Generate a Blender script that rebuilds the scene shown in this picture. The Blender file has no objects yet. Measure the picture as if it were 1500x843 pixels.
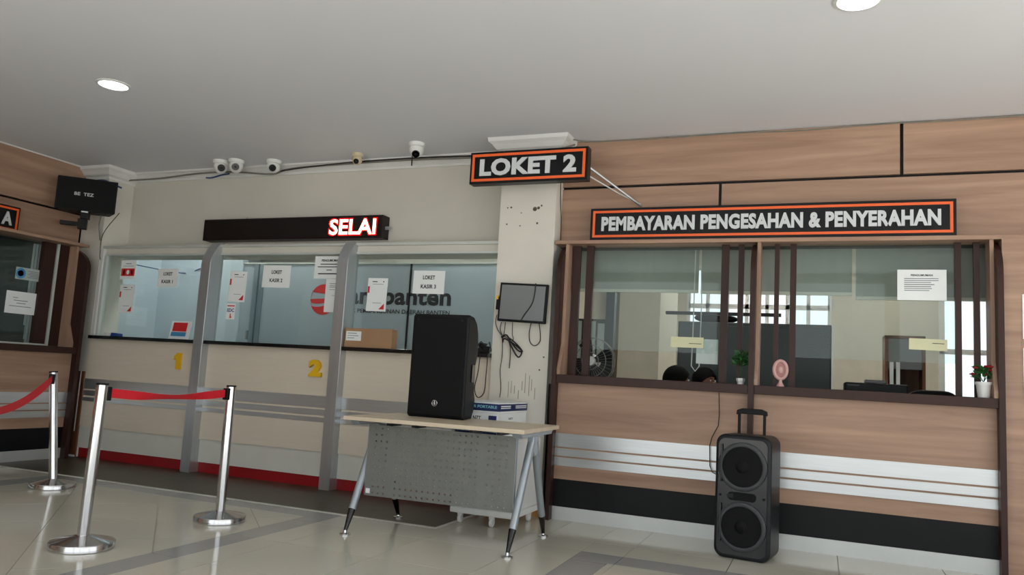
import bpy, bmesh, math, random
from mathutils import Vector, Matrix
random.seed(7)
S = bpy.context.scene
COL = S.collection

# ------------------------------------------------------------------ camera
cam_d = bpy.data.cameras.new('camera'); cam = bpy.data.objects.new('camera', cam_d); COL.objects.link(cam)
F_PX, PITCH, ROLL, YAW = 1130.0, math.radians(6.65), math.radians(3.33), math.radians(22.05)
fw = Vector((-math.sin(YAW)*math.cos(PITCH), math.cos(YAW)*math.cos(PITCH), math.sin(PITCH)))
rt = Vector((math.cos(YAW), math.sin(YAW), 0)); up = rt.cross(fw)
r2 = math.cos(ROLL)*rt + math.sin(ROLL)*up; u2 = -math.sin(ROLL)*rt + math.cos(ROLL)*up
m = Matrix.Identity(4)
for i in range(3):
    m[i][0] = r2[i]; m[i][1] = u2[i]; m[i][2] = -fw[i]
m.translation = (0, 0, 1.03)
cam.matrix_world = m
cam_d.sensor_width = 36; cam_d.sensor_fit = 'HORIZONTAL'; cam_d.lens = F_PX/1500*36
cam_d.clip_start = 0.05; cam_d.clip_end = 200
S.camera = cam

# ------------------------------------------------------------------ world, exposure
W = bpy.data.worlds.new('World'); S.world = W; W.use_nodes = True
bg = W.node_tree.nodes['Background']; bg.inputs[0].default_value = (0.93, 0.97, 1.0, 1); bg.inputs[1].default_value = 2.0
vs = S.view_settings
vs.view_transform = 'Standard'; vs.look = 'None'; vs.exposure = -0.15; vs.gamma = 1.0; vs.use_curve_mapping = False

sun_d = bpy.data.lights.new('sun', 'SUN'); sun_d.energy = 14.0; sun_d.angle = math.radians(2); sun_d.color = (0.96, 0.98, 1.0)
sun = bpy.data.objects.new('sun', sun_d); COL.objects.link(sun); sun.rotation_euler = (math.radians(24), math.radians(14), 0)   # high sun on the forecourt behind the viewer
S.cycles.diffuse_bounces = 8; S.cycles.max_bounces = 14; S.cycles.transparent_max_bounces = 16

# ------------------------------------------------------------------ materials
def lin(c):
    return tuple(((v/255)/12.92 if v/255 <= 0.04045 else ((v/255+0.055)/1.055)**2.4) for v in c)
MATS = {}
def mat(name, rgb, rough=0.5, metal=0.0, var=0.06, scale=6.0, stretch=(1,1,1), bump=0.0, spec=0.5, coat=0.0):
    if name in MATS: return MATS[name]
    M = bpy.data.materials.new(name); M.use_nodes = True; nt = M.node_tree; b = nt.nodes['Principled BSDF']
    b.inputs['Roughness'].default_value = rough; b.inputs['Metallic'].default_value = metal
    b.inputs['Specular IOR Level'].default_value = spec; b.inputs['Coat Weight'].default_value = coat
    c = lin(rgb)
    tc = nt.nodes.new('ShaderNodeTexCoord'); mp = nt.nodes.new('ShaderNodeMapping'); nz = nt.nodes.new('ShaderNodeTexNoise'); cr = nt.nodes.new('ShaderNodeValToRGB')
    mp.inputs['Scale'].default_value = stretch; nz.inputs['Scale'].default_value = scale; nz.inputs['Detail'].default_value = 4
    cr.color_ramp.elements[0].position = 0.3; cr.color_ramp.elements[1].position = 0.7
    cr.color_ramp.elements[0].color = (*[max(0, v*(1-var)) for v in c], 1); cr.color_ramp.elements[1].color = (*[min(1, v*(1+var)) for v in c], 1)
    L = nt.links
    L.new(tc.outputs['Object'], mp.inputs['Vector']); L.new(mp.outputs['Vector'], nz.inputs['Vector']); L.new(nz.outputs['Fac'], cr.inputs['Fac']); L.new(cr.outputs['Color'], b.inputs['Base Color'])
    if bump:
        bp = nt.nodes.new('ShaderNodeBump'); bp.inputs['Strength'].default_value = bump; bp.inputs['Distance'].default_value = 0.01
        L.new(nz.outputs['Fac'], bp.inputs['Height']); L.new(bp.outputs['Normal'], b.inputs['Normal'])
    MATS[name] = M; return M
def wood(name, dark, light, stretch, rough=0.42):
    M = bpy.data.materials.new(name); M.use_nodes = True; nt = M.node_tree; b = nt.nodes['Principled BSDF']; L = nt.links
    b.inputs['Roughness'].default_value = rough; b.inputs['Specular IOR Level'].default_value = 0.4
    tc = nt.nodes.new('ShaderNodeTexCoord'); mp = nt.nodes.new('ShaderNodeMapping'); mp.inputs['Scale'].default_value = stretch
    n1 = nt.nodes.new('ShaderNodeTexNoise'); n1.inputs['Scale'].default_value = 1.0; n1.inputs['Detail'].default_value = 8; n1.inputs['Roughness'].default_value = 0.62; n1.inputs['Distortion'].default_value = 0.6
    cr = nt.nodes.new('ShaderNodeValToRGB'); e = cr.color_ramp.elements
    e[0].position = 0.28; e[0].color = (*lin(dark), 1); e[1].position = 0.72; e[1].color = (*lin(light), 1)
    L.new(tc.outputs['Object'], mp.inputs['Vector']); L.new(mp.outputs['Vector'], n1.inputs['Vector']); L.new(n1.outputs['Fac'], cr.inputs['Fac']); L.new(cr.outputs['Color'], b.inputs['Base Color'])
    MATS[name] = M; return M
def emit(name, rgb, strength):
    M = bpy.data.materials.new(name); M.use_nodes = True; nt = M.node_tree; nt.nodes.clear()
    o = nt.nodes.new('ShaderNodeOutputMaterial'); e = nt.nodes.new('ShaderNodeEmission'); e.inputs[0].default_value = (*lin(rgb), 1); e.inputs[1].default_value = strength
    nt.links.new(e.outputs[0], o.inputs[0]); MATS[name] = M; return M
def glass(name, tint, refl):
    M = bpy.data.materials.new(name); M.use_nodes = True; nt = M.node_tree; nt.nodes.clear(); L = nt.links
    o = nt.nodes.new('ShaderNodeOutputMaterial'); mx = nt.nodes.new('ShaderNodeMixShader'); t = nt.nodes.new('ShaderNodeBsdfTransparent'); g = nt.nodes.new('ShaderNodeBsdfGlossy')
    t.inputs[0].default_value = (*lin(tint), 1); g.inputs['Roughness'].default_value = 0.0; g.inputs[0].default_value = (0.95, 1, 0.98, 1)
    lw = nt.nodes.new('ShaderNodeLayerWeight'); lw.inputs[0].default_value = 0.35
    mr = nt.nodes.new('ShaderNodeMapRange'); mr.inputs['To Min'].default_value = refl; mr.inputs['To Max'].default_value = 0.8
    pw = nt.nodes.new('ShaderNodeMath'); pw.operation = 'POWER'; pw.inputs[1].default_value = 2.5
    L.new(lw.outputs['Facing'], pw.inputs[0]); L.new(pw.outputs[0], mr.inputs['Value']); L.new(mr.outputs[0], mx.inputs[0]); L.new(t.outputs[0], mx.inputs[1]); L.new(g.outputs[0], mx.inputs[2]); L.new(mx.outputs[0], o.inputs[0])
    MATS[name] = M; return M

WD, WL = (140, 110, 92), (182, 149, 126)
wood('wood_x', WD, WL, (0.7, 9, 11)); wood('wood_y', WD, WL, (9, 0.7, 11)); wood('wood_z', WD, WL, (10, 10, 0.8))
wood('table_wood', (196, 180, 156), (214, 200, 178), (1.2, 16, 16), 0.38)
wood('brown_wood', (92, 56, 34), (128, 84, 54), (14, 14, 1.2))
mat('dark_brown', (54, 32, 27), 0.38, spec=0.25, var=0.08, stretch=(8, 8, 1), scale=4)
mat('wall_paint', (208, 204, 194), 0.85, var=0.04, scale=1.6)
mat('column_paint', (220, 216, 206), 0.8, var=0.05, scale=2.2, bump=0.03)
mat('ceiling_paint', (228, 230, 236), 0.9, var=0.03, scale=0.5)
mat('cornice_white', (224, 224, 222), 0.7, var=0.03)
mat('tile_cream', (200, 197, 184), 0.10, var=0.035, scale=1.2, spec=0.6)
mat('tile_grey', (158, 158, 158), 0.14, var=0.06, scale=3, spec=0.6)
mat('tile_back', (198, 195, 182), 0.12, var=0.04, scale=1.2, spec=0.6)
mat('grout', (150, 148, 140), 0.8)
mat('granite', (74, 69, 59), 0.36, spec=0.3, var=0.22, scale=9, stretch=(1, 2.2, 1))
mat('edge_white', (216, 218, 212), 0.35)
mat('steel_strip', (196, 200, 202), 0.34, 0.75, var=0.05, scale=3, stretch=(1, 1, 30))
mat('steel_strip_v', (190, 194, 198), 0.36, 0.8, var=0.05, scale=3, stretch=(30, 30, 1))
mat('band_black', (13, 15, 18), 0.5, spec=0.25, var=0.2)
mat('skirting', (196, 200, 198), 0.35, 0.35, var=0.05, scale=3)
mat('cream_panel', (222, 211, 194), 0.45, var=0.025, stretch=(1, 1, 12), scale=4)
mat('white_panel', (216, 216, 208), 0.5, var=0.03)
mat('red_base', (150, 18, 26), 0.4, var=0.1)
mat('granite_black', (20, 20, 22), 0.18, var=0.3, scale=40)
mat('alu_white', (206, 210, 206), 0.4, 0.3, var=0.04)
mat('black_plastic', (13, 14, 17), 0.5, spec=0.25, var=0.15, scale=20)
mat('black_grille', (7, 8, 10), 0.7, spec=0.25, var=0.3, scale=300)
mat('black_gloss', (7, 8, 9), 0.2, var=0.2)
mat('dark_grey_plastic', (26, 29, 33), 0.4, spec=0.25, var=0.1)
mat('grey_ring', (44, 48, 51), 0.4, var=0.1)
mat('chrome', (205, 206, 208), 0.16, 1.0, var=0.03, scale=2, stretch=(1, 1, 20))
mat('belt_red', (214, 26, 44), 0.6, var=0.06, scale=40)
mat('table_steel', (168, 178, 186), 0.34, 0.55, var=0.05)
mat('panel_grey', (118, 120, 116), 0.5, 0.25, var=0.04, scale=3)
mat('white_plastic', (226, 228, 226), 0.4, var=0.03)
mat('paper', (236, 240, 240), 0.8, var=0.02)
mat('paper_yellow', (214, 214, 178), 0.8, var=0.05)
mat('paper_film', (176, 188, 184), 0.3, var=0.03)
mat('ink', (40, 42, 48), 0.8, var=0.1); mat('ink_grey', (130, 136, 138), 0.8, var=0.1)
mat('print_red', (206, 38, 42), 0.6, var=0.05); mat('print_blue', (28, 62, 138), 0.6, var=0.06); mat('print_sky', (70, 140, 190), 0.6); mat('print_cyan', (128, 190, 208), 0.6)
mat('navy', (24, 38, 92), 0.5, var=0.08)
mat('sign_black', (13, 14, 17), 0.35, spec=0.25, var=0.15); mat('sign_orange', (240, 100, 40), 0.45, var=0.03); mat('sign_letter', (206, 210, 212), 0.45, var=0.02)
mat('yellow_num', (236, 186, 22), 0.45, var=0.05)
mat('carton', (166, 130, 98), 0.8, var=0.06, scale=8)
mat('frosted', (166, 178, 188), 0.3, var=0.03, scale=2, spec=0.6)
mat('pale_wall', (196, 208, 218), 0.6, var=0.03, scale=2)
mat('door_frame_blue', (134, 150, 162), 0.35, 0.4, var=0.04)
mat('blind', (158, 164, 156), 0.85, var=0.04, scale=3, stretch=(6, 1, 1))
mat('blind_rail', (206, 208, 194), 0.5)
mat('green_cabinet', (30, 44, 44), 0.4, var=0.12, scale=3)
mat('office_wall', (210, 204, 188), 0.85, var=0.04)
mat('screen', (120, 124, 126), 0.25, var=0.04, scale=2, spec=0.6)
mat('leaf', (40, 92, 36), 0.5, var=0.25, scale=30); mat('flower_red', (150, 14, 30), 0.6, var=0.2, scale=30); mat('soil', (60, 44, 34), 0.9)
mat('pink', (206, 164, 160), 0.45, var=0.05); mat('pink_dark', (176, 124, 122), 0.45, var=0.05)
mat('skin', (150, 104, 80), 0.55, var=0.06, scale=12); mat('hair', (9, 8, 8), 0.8, spec=0.15, var=0.3, scale=60); mat('cloth_blue', (48, 56, 78), 0.85); mat('cloth_grey', (90, 92, 96), 0.85)
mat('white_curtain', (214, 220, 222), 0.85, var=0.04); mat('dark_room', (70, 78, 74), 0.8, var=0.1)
mat('cable_black', (18, 18, 20), 0.5); mat('cable_grey', (122, 120, 112), 0.6); mat('cable_blue', (40, 72, 120), 0.5)
mat('led_body', (34, 20, 22), 0.35, spec=0.25, var=0.2)
mat('beige_plastic', (204, 192, 160), 0.5)
mat('pale_concrete', (206, 202, 194), 0.9, var=0.1)
mat('stain', (176, 128, 72), 0.7, var=0.3, scale=20); mat('hole_dark', (92, 84, 74), 0.9); mat('smudge', (168, 161, 148), 0.9, var=0.2)
glass('pane_glass', (243, 247, 246), 0.022); glass('facade_glass', (235, 240, 240), 0.05)
emit('lamp_disc', (240, 248, 255), 9.0); emit('fill_lamp', (248, 250, 245), 110.0); emit('office_fill_lamp', (252, 250, 244), 150.0); emit('led_core', (255, 236, 205), 5.0); emit('led_halo', (255, 16, 20), 1.6)

# ------------------------------------------------------------------ builders
ORG = {}
class MB:
    def __init__(s): s.v = []; s.f = []
    def add(s, vs, fs):
        n = len(s.v); s.v += [Vector(p) for p in vs]; s.f += [tuple(i+n for i in f) for f in fs]; return s
    def box(s, x0, x1, y0, y1, z0, z1):
        return s.add([(x0,y0,z0),(x1,y0,z0),(x1,y1,z0),(x0,y1,z0),(x0,y0,z1),(x1,y0,z1),(x1,y1,z1),(x0,y1,z1)],
                     [(0,3,2,1),(4,5,6,7),(0,1,5,4),(1,2,6,5),(2,3,7,6),(3,0,4,7)])
    def prism(s, poly, ax, a0, a1):
        n = len(poly)
        def P(q, a): return (a,q[0],q[1]) if ax=='x' else ((q[0],a,q[1]) if ax=='y' else (q[0],q[1],a))
        return s.add([P(q,a0) for q in poly]+[P(q,a1) for q in poly],
                     [tuple(range(n)), tuple(range(2*n-1, n-1, -1))]+[(i,(i+1)%n,n+(i+1)%n,n+i) for i in range(n)])
    def rings(s, rs, cap=True, close=False):
        n = len(rs[0]); k = len(rs); vs = [p for r in rs for p in r]
        fs = [(j*n+i, j*n+(i+1)%n, ((j+1)%k)*n+(i+1)%n, ((j+1)%k)*n+i) for j in range(k if close else k-1) for i in range(n)]
        if cap and not close: fs += [tuple(range(n-1,-1,-1)), tuple(range((k-1)*n, k*n))]
        return s.add(vs, fs)
    def lathe(s, prof, c=(0,0,0), n=24, axis='z', cap=True):
        c = Vector(c); rs = []
        for r, h in prof:
            ring = []
            for i in range(n):
                a = 2*math.pi*i/n; p = (r*math.cos(a), r*math.sin(a), h)
                if axis == 'y': p = (p[0], p[2], p[1])
                if axis == 'x': p = (p[2], p[0], p[1])
                ring.append(c+Vector(p))
            rs.append(ring)
        return s.rings(rs, cap)
    def tube(s, pts, r, n=8, r1=None, close=False):
        pts = [Vector(p) for p in pts]; k = len(pts); rs = []; ref = None
        for j, p in enumerate(pts):
            d = (pts[(j+1)%k]-pts[j-1]) if close else (pts[min(j+1,k-1)]-pts[max(j-1,0)])
            d.normalize()
            if ref is None: ref = Vector((0,0,1)) if abs(d.z) < 0.9 else Vector((1,0,0))
            u = d.cross(ref).normalized(); w = u.cross(d).normalized(); ref = w
            rr = r if r1 is None else r+(r1-r)*j/(k-1)
            rs.append([p+rr*(math.cos(2*math.pi*i/n)*u+math.sin(2*math.pi*i/n)*w) for i in range(n)])
        return s.rings(rs, True, close)
    def ball(s, c, r, n=14, k=8):
        r = (r,r,r) if not hasattr(r,'__len__') else r; c = Vector(c)
        rs = [[c+Vector((r[0]*math.sin(math.pi*(j+.02)/(k+.04))*math.cos(2*math.pi*i/n), r[1]*math.sin(math.pi*(j+.02)/(k+.04))*math.sin(2*math.pi*i/n), r[2]*math.cos(math.pi*(j+.02)/(k+.04)))) for i in range(n)] for j in range(k+1)]
        return s.rings(rs)
    def mesh(s, name, org=(0,0,0), smooth=False):
        me = bpy.data.meshes.new(name); o = Vector(org)
        me.from_pydata([tuple(v-o) for v in s.v], [], s.f)
        b = bmesh.new(); b.from_mesh(me); bmesh.ops.recalc_face_normals(b, faces=b.faces); b.to_mesh(me); b.free()
        if smooth:
            for p in me.polygons: p.use_smooth = True
            me.set_sharp_from_angle(angle=math.radians(38))
        return me
    def build(s, name, material, parent=None, smooth=False, bevel=0.0, loc=None, seg=2, local=False):
        org = Vector((0,0,0))
        if parent is not None and not local: org = ORG.get(parent.name, Vector((0,0,0)))
        if parent is None and loc is not None: org = Vector(loc)
        me = s.mesh(name, org, smooth); ob = bpy.data.objects.new(name, me); COL.objects.link(ob)
        me.materials.append(MATS[material])
        if parent is not None: ob.parent = parent; ORG[ob.name] = org if not local else Vector((0,0,0))
        elif loc is not None: ob.location = loc; ORG[ob.name] = Vector(loc)
        if bevel:
            md = ob.modifiers.new('bevel', 'BEVEL'); md.width = bevel; md.segments = seg; md.limit_method = 'ANGLE'; md.angle_limit = math.radians(40)
        return ob
def tag(o, label, cat, group=None):
    o['label'] = label; o['category'] = cat
    if group: o['group'] = group
    return o
def struct(o): o['kind'] = 'structure'; return o
def T(name, label, cat, loc=(0,0,0), rz=0.0, group=None):
    o = bpy.data.objects.new(name, None); COL.objects.link(o); o.location = loc; o.rotation_euler = (0,0,rz); o.empty_display_size = 0.1
    ORG[o.name] = Vector(loc); return tag(o, label, cat, group)
def B(x0,x1,y0,y1,z0,z1): return MB().box(x0,x1,y0,y1,z0,z1)
def text(name, body, material, parent, c, w, h, right=(1,0,0), upv=(0,0,1), depth=0.004, bold=0.02, local=False):
    cu = bpy.data.curves.new(name, 'FONT'); cu.body = body; cu.size = 1.0; cu.extrude = 0.5; cu.offset = bold; cu.align_x = 'LEFT'; cu.space_character = 1.0+1.6*max(0, bold-.012); cu.resolution_u = 3
    to = bpy.data.objects.new(name+'_tmp', cu); me = bpy.data.meshes.new_from_object(to); bpy.data.objects.remove(to); bpy.data.curves.remove(cu)
    xs = [v.co.x for v in me.vertices]; ys = [v.co.y for v in me.vertices]
    x0, x1, y0, y1 = min(xs), max(xs), min(ys), max(ys); R = Vector(right); U = Vector(upv); N = R.cross(U); C = Vector(c)
    org = Vector((0,0,0)) if local else ORG.get(parent.name, Vector((0,0,0)))
    for v in me.vertices:
        a = ((v.co.x-x0)/(x1-x0)-.5)*w; b_ = ((v.co.y-y0)/(y1-y0)-.5)*h; d = (v.co.z+.5)*depth
        v.co = C+R*a+U*b_+N*d-org
    me.name = name; me.materials.clear(); me.materials.append(MATS[material])
    o = bpy.data.objects.new(name, me); COL.objects.link(o); o.parent = parent; ORG[o.name] = org
    return o
def copy_tree(o, parent=None):
    c = o.copy(); COL.objects.link(c); c.parent = parent
    for ch in o.children: copy_tree(ch, c)
    return c
CEIL = 2.955
# ================================================================== SETTING
# ---- floor: slab, tiles in front of the counters
floor = struct(B(-7.3, 3.5, -1.6, 6.0, -0.12, -0.006).build('floor', 'grout'))
struct(B(-40, 40, -40, 40, -0.3, -0.14).build('ground', 'pale_concrete'))  # unseen forecourt, kept pale to bounce sunlight onto the ceiling
tile_cache = {}
def tile(poly, material, name='tile', z=0.0, g=0.0022):
    xs = [p[0] for p in poly]; ys = [p[1] for p in poly]; cx = (min(xs)+max(xs))/2; cy = (min(ys)+max(ys))/2
    loc = [(x-cx, y-cy) for x, y in poly]
    key = (material, tuple((round(x,3), round(y,3)) for x, y in loc), round(z,4))
    if key not in tile_cache:
        n = len(loc); ins = []
        rr = max(max(xs)-min(xs), max(ys)-min(ys))/2
        for x, y in loc: ins.append((x*(1-g/max(rr,.02)), y*(1-g/max(rr,.02))))
        tile_cache[key] = MB().prism(ins, 'z', z-0.012, z).mesh(name); tile_cache[key].materials.append(MATS[material])
    o = bpy.data.objects.new(name, tile_cache[key]); COL.objects.link(o); o.location = (cx, cy, 0); o.parent = floor
def cuts(a, b, step, off):
    k = math.ceil((a-off)/step+1e-6); c = [a]
    while off+k*step < b-1e-6:
        if off+k*step-a > 0.03: c.append(off+k*step)
        k += 1
    if len(c) > 1 and b-c[-1] < 0.03: c.pop()
    return c+[b]
def field(x0, x1, y0, y1, material, step=0.6, ox=0.11, oy=5.63):
    X = cuts(x0, x1, step, ox); Y = cuts(y0, y1, step, oy)
    for i in range(len(X)-1):
        for j in range(len(Y)-1):
            tile([(X[i],Y[j]),(X[i+1],Y[j]),(X[i+1],Y[j+1]),(X[i],Y[j+1])], material)
def clip(poly, x0, x1, y0, y1):
    for ax, v, sg in ((0,x0,1),(0,x1,-1),(1,y0,1),(1,y1,-1)):
        out = []
        for i in range(len(poly)):
            a, b = poly[i-1], poly[i]; ia = sg*(a[ax]-v) >= 0; ib = sg*(b[ax]-v) >= 0
            if ia != ib:
                t = (v-a[ax])/(b[ax]-a[ax]); out.append((a[0]+t*(b[0]-a[0]), a[1]+t*(b[1]-a[1])))
            if ib: out.append(b)
        poly = out
        if not poly: return []
    return poly
def diag(x0, x1, y0, y1, material, step=0.6, off=0.0):
    s = step*math.sqrt(2)/2
    for i in range(-30, 31):
        for j in range(-30, 31):
            cx = -4.36+(i-j)*s+off; cy = 3.9+(i+j)*s
            if cx < x0-1 or cx > x1+1 or cy < y0-1 or cy > y1+1: continue
            p = clip([(cx-s,cy),(cx,cy-s),(cx+s,cy),(cx,cy+s)], x0, x1, y0, y1)
            if len(p) > 2:
                A = abs(sum(p[k-1][0]*p[k][1]-p[k][0]*p[k-1][1] for k in range(len(p))))/2
                if A > 0.004: tile(p, material)
YB = 1.5
# left grey frame with diagonal tiles inside
field(-6.95, -5.95, YB, 4.75, 'tile_cream')
field(-5.95, -3.10, 4.57, 4.75, 'tile_grey'); field(-5.95, -5.72, YB, 4.57, 'tile_grey'); field(-3.28, -3.10, YB, 4.57, 'tile_grey')
diag(-5.72, -3.28, YB, 4.57, 'tile_cream')
field(-3.10, -1.35, YB, 4.75, 'tile_cream'); field(-2.36, -1.35, 4.75, 5.70, 'tile_cream')
# right grey frame
field(-1.35, 2.4, 4.72, 5.70, 'tile_cream'); field(-1.35, 2.4, 4.49, 4.72, 'tile_grey'); field(-1.35, -1.13, YB, 4.49, 'tile_grey')
field(-1.13, 2.4, YB, 4.49, 'tile_cream')
B(-6.95, 2.4, -1.6, YB, -0.012, 0.0).build('tile_field', 'tile_back', floor); B(2.4, 3.4, -1.6, 5.70, -0.012, 0.0).build('tile_field', 'tile_back', floor)
B(-7.3, -6.95, -1.6, 4.75, -0.012, 0.0).build('tile_field', 'tile_back', floor)
# dark granite strip along the cashier counter, with its pale edge
B(-7.18, -2.40, 4.80, 5.98, -0.012, 0.0).build('dark_strip', 'granite', floor)
struct(MB().box(-7.18, -2.37, 4.755, 4.797, -0.012, 0.001).box(-2.397, -2.365, 4.797, 5.60, -0.012, 0.001).build('trim_1', 'edge_white'))

# ---- ceiling
struct(B(-7.4, 3.5, -1.6, 6.12, CEIL, CEIL+0.12).build('ceiling', 'ceiling_paint'))

# ---- back wall (wood clad, right of the column)
wb = struct(MB().box(-1.955, 3.5, 5.83, 5.95, 2.085, CEIL).box(1.052, 3.5, 5.83, 5.95, 0, 2.085).box(-1.955, 1.052, 5.70, 5.80, 0, 1.0).build('wall_back', 'sign_black'))
G = 0.011
for x0, x1, z0, z1 in ((-1.955, -0.715-G, 2.115, 2.571-G), (-0.715+G, 2.6, 2.115, 2.571-G), (-1.955, 0.503-G, 2.571+G, CEIL-0.004), (0.503+G, 2.6, 2.571+G, CEIL-0.004), (2.6+G, 3.4, 0.0, 2.571-G), (2.6+G, 3.4, 2.571+G, CEIL-0.004)):
    B(x0, x1, 5.80, 5.835, z0, z1).build('wood_panel', 'wood_x', wb)
B(1.056, 2.6, 5.62, 5.84, 0.0, 2.084).build('wood_panel', 'wood_x', wb)
# ---- wall above / behind the cashier counter
wc = struct(B(-7.18, -2.2, 6.001, 6.12, 2.05, CEIL).build('wall_cashier', 'wall_paint'))
struct(B(-7.18, -2.2, 5.72, 5.98, 0.0, 1.17).build('wall_cashier_base', 'wall_paint'))
struct(MB().prism([(5.90, CEIL), (5.90, CEIL-0.016), (5.925, CEIL-0.024), (5.94, CEIL-0.05), (5.975, CEIL-0.066), (5.982, CEIL-0.085), (6.0, CEIL-0.085), (6.0, CEIL)], 'x', -6.87, -2.43).build('trim_2', 'cornice_white', smooth=True))
# ---- left wall (wood clad)
wl = struct(MB().box(-7.33, -7.21, -1.6, 6.0, 2.085, CEIL).box(-7.33, -7.21, -1.6, 2.0, 0, 2.085).box(-7.21, -6.95, 2.0, 5.5, 0, 1.0).box(-7.33, -7.18, 5.5, 6.0, 0, 2.085).build('wall_left', 'sign_black'))
for y0, y1, z0, z1 in ((-1.6, 2.0, 2.115, 2.455-G), (2.0+G, 5.66, 2.115, 2.455-G), (-1.6, 3.2, 2.455+G, CEIL-0.004), (3.2+G, 5.66, 2.455+G, CEIL-0.004), (-1.6, 2.0, 0, 2.09)):
    B(-7.215, -7.18, y0, y1, z0, z1).build('wood_panel', 'wood_y', wl)
struct(B(-7.18, -7.168, -1.6, 5.66, CEIL-0.012, CEIL).build('trim_3', 'cornice_white'))

# ---- columns with crown mouldings
def crown(name, x0, x1, y0, y1):
    mb = MB(); rs = []
    for d, h in ((0.0, -0.125), (0.012, -0.125), (0.018, -0.10), (0.05, -0.085), (0.075, -0.05), (0.10, -0.03), (0.105, 0.0)):
        rs.append([(x0-d, y0-d, CEIL+h), (x1+d, y0-d, CEIL+h), (x1+d, y1, CEIL+h), (x0-d, y1, CEIL+h)])
    mb.rings(rs); return struct(mb.build(name, 'cornice_white'))
struct(B(-2.43, -1.955, 5.65, 6.12, 0, CEIL).build('wall_column', 'column_paint'))
crown('trim_4', -2.43, -1.955, 5.65, 5.81)
struct(B(-7.18, -6.87, 5.68, 6.0, 0.0, CEIL).build('wall_corner_column', 'column_paint'))
crown('trim_5', -7.18, -6.87, 5.68, 6.0)
# stained skirting of the column, brown cladding of the corner column
struct(B(-2.435, -1.95, 5.635, 5.652, 0, 0.11).build('baseboard_column', 'stain'))
cc = struct(MB().box(-7.17, -6.865, 5.662, 5.68, 0.0, 0.845).build('baseboard_corner', 'brown_wood'))
B(-6.915, -6.905, 5.657, 5.663, 0.25, 0.845).build('torn_edge', 'paper', cc); B(-7.17, -6.865, 5.655, 5.663, 0.0, 0.018).build('torn_edge', 'paper', cc)
# old drill holes and dark scuffs on the column
col_ob = bpy.data.objects['wall_column']
for i, (x, z, r) in enumerate(((-2.365,2.39,.006),(-2.335,2.392,.008),(-2.13,2.374,.018),(-2.10,2.382,.012),(-2.075,2.40,.008),(-2.365,2.255,.007),(-2.105,2.258,.009),(-2.245,2.345,.005),(-2.25,2.24,.006),(-1.99,1.20,.007),(-2.02,1.10,.007))):
    MB().lathe([(r, 5.6485), (r*.6, 5.651)], (x, 0, z), 10, 'y').build('drill_hole', 'hole_dark', col_ob)
for i in range(9):
    x = -2.27+0.028*i+random.uniform(-.008,.008); z = random.uniform(.86,.95)
    B(x, x+.006, 5.6488, 5.651, z, z+random.uniform(.06,.16)).build('scuff', 'smudge', col_ob)
struct(B(-6.868, -6.832, 5.685, 5.72, 1.209, 2.10).build('trim_6', 'cornice_white'))

# ---- rest of the hall behind the viewer: glazed facade, posts
wr = struct(MB().box(3.4, 3.5, 4.4, 6.0, 0, CEIL).box(3.4, 3.5, -1.6, 4.4, 2.8, CEIL).box(3.4, 3.5, 1.3, 1.5, 0, 2.8).build('wall_right', 'wall_paint'))
fm = MB().box(-7.3, 3.5, -1.6, -1.5, 2.8, CEIL)
fm.box(-7.3, -4.2, -1.6, -1.5, 0, 2.8)  # solid unseen stretch, added to darken the left side of the hall
for x in (-1.6, 0.9, 3.3): fm.box(x, x+.2, -1.6, -1.5, 0, 2.8)
struct(fm.build('wall_front', 'wall_paint'))

# ---- rooms behind the counters
# cashier room
struct(MB().box(-7.3, -2.45, 8.6, 8.7, 0, CEIL).build('wall_cashier_room', 'wall_paint'))
struct(MB().box(-7.4, -7.3, 6.0, 8.7, 0, CEIL).build('wall_cashier_side', 'pale_wall'))
struct(B(-2.45, -2.35, 6.12, 10.3, 0, CEIL).build('wall_partition', 'office_wall'))
struct(B(-7.4, 3.2, 6.12, 10.4, CEIL, CEIL+.1).build('ceiling_office', 'ceiling_paint'))
struct(B(-7.4, 3.2, 6.0, 10.4, -0.12, 0.0).build('floor_office', 'tile_back'))
struct(B(-7.3, -6.08, 6.88, 6.96, 0, CEIL).build('wall_cashier_pale', 'pale_wall'))
# office back wall with windows
ow = MB()
ow.box(-2.35, 3.2, 10.2, 10.3, 2.62, CEIL).box(-2.35, -1.62, 10.2, 10.3, 0, 2.62).box(-1.62, 0.09, 10.2, 10.3, 0, 1.72).box(0.09, 1.28, 10.2, 10.3, 0, 2.62).box(1.28, 2.5, 10.2, 10.3, 0, 0.35).box(2.5, 3.2, 10.2, 10.3, 0, 2.62)
struct(ow.build('wall_office', 'office_wall'))
struct(B(3.1, 3.2, 5.95, 10.2, 0, CEIL).build('wall_office_side', 'office_wall'))
struct(B(-2.12, -1.66, 8.5, 9.6, 0, CEIL).build('wall_office_column', 'office_wall'))
w1 = T('window_1', '', ''); del w1['label']; del w1['category']; struct(w1)
for i in range(8):
    x = -1.62+i*0.2443; B(x-.022, x+.022, 10.19, 10.25, 1.72, 2.62).build('window_bar', 'cornice_white', w1)
for z in (1.75, 2.10, 2.60): B(-1.62, 0.09, 10.19, 10.25, z-.03, z+.03).build('window_bar', 'cornice_white', w1)
B(-1.62, 0.09, 10.215, 10.222, 1.72, 2.62).build('pane', 'facade_glass', w1)
w2 = T('window_2', '', ''); del w2['label']; del w2['category']; struct(w2)
for x in (1.30, 2.48): B(x-.03, x+.03, 10.19, 10.25, .35, 2.62).build('window_bar', 'cornice_white', w2)
for z in (.38, 1.62, 2.59): B(1.28, 2.5, 10.19, 10.25, z-.03, z+.03).build('window_bar', 'cornice_white', w2)
B(1.28, 2.5, 10.215, 10.222, .35, 2.62).build('pane', 'facade_glass', w2)
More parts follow.
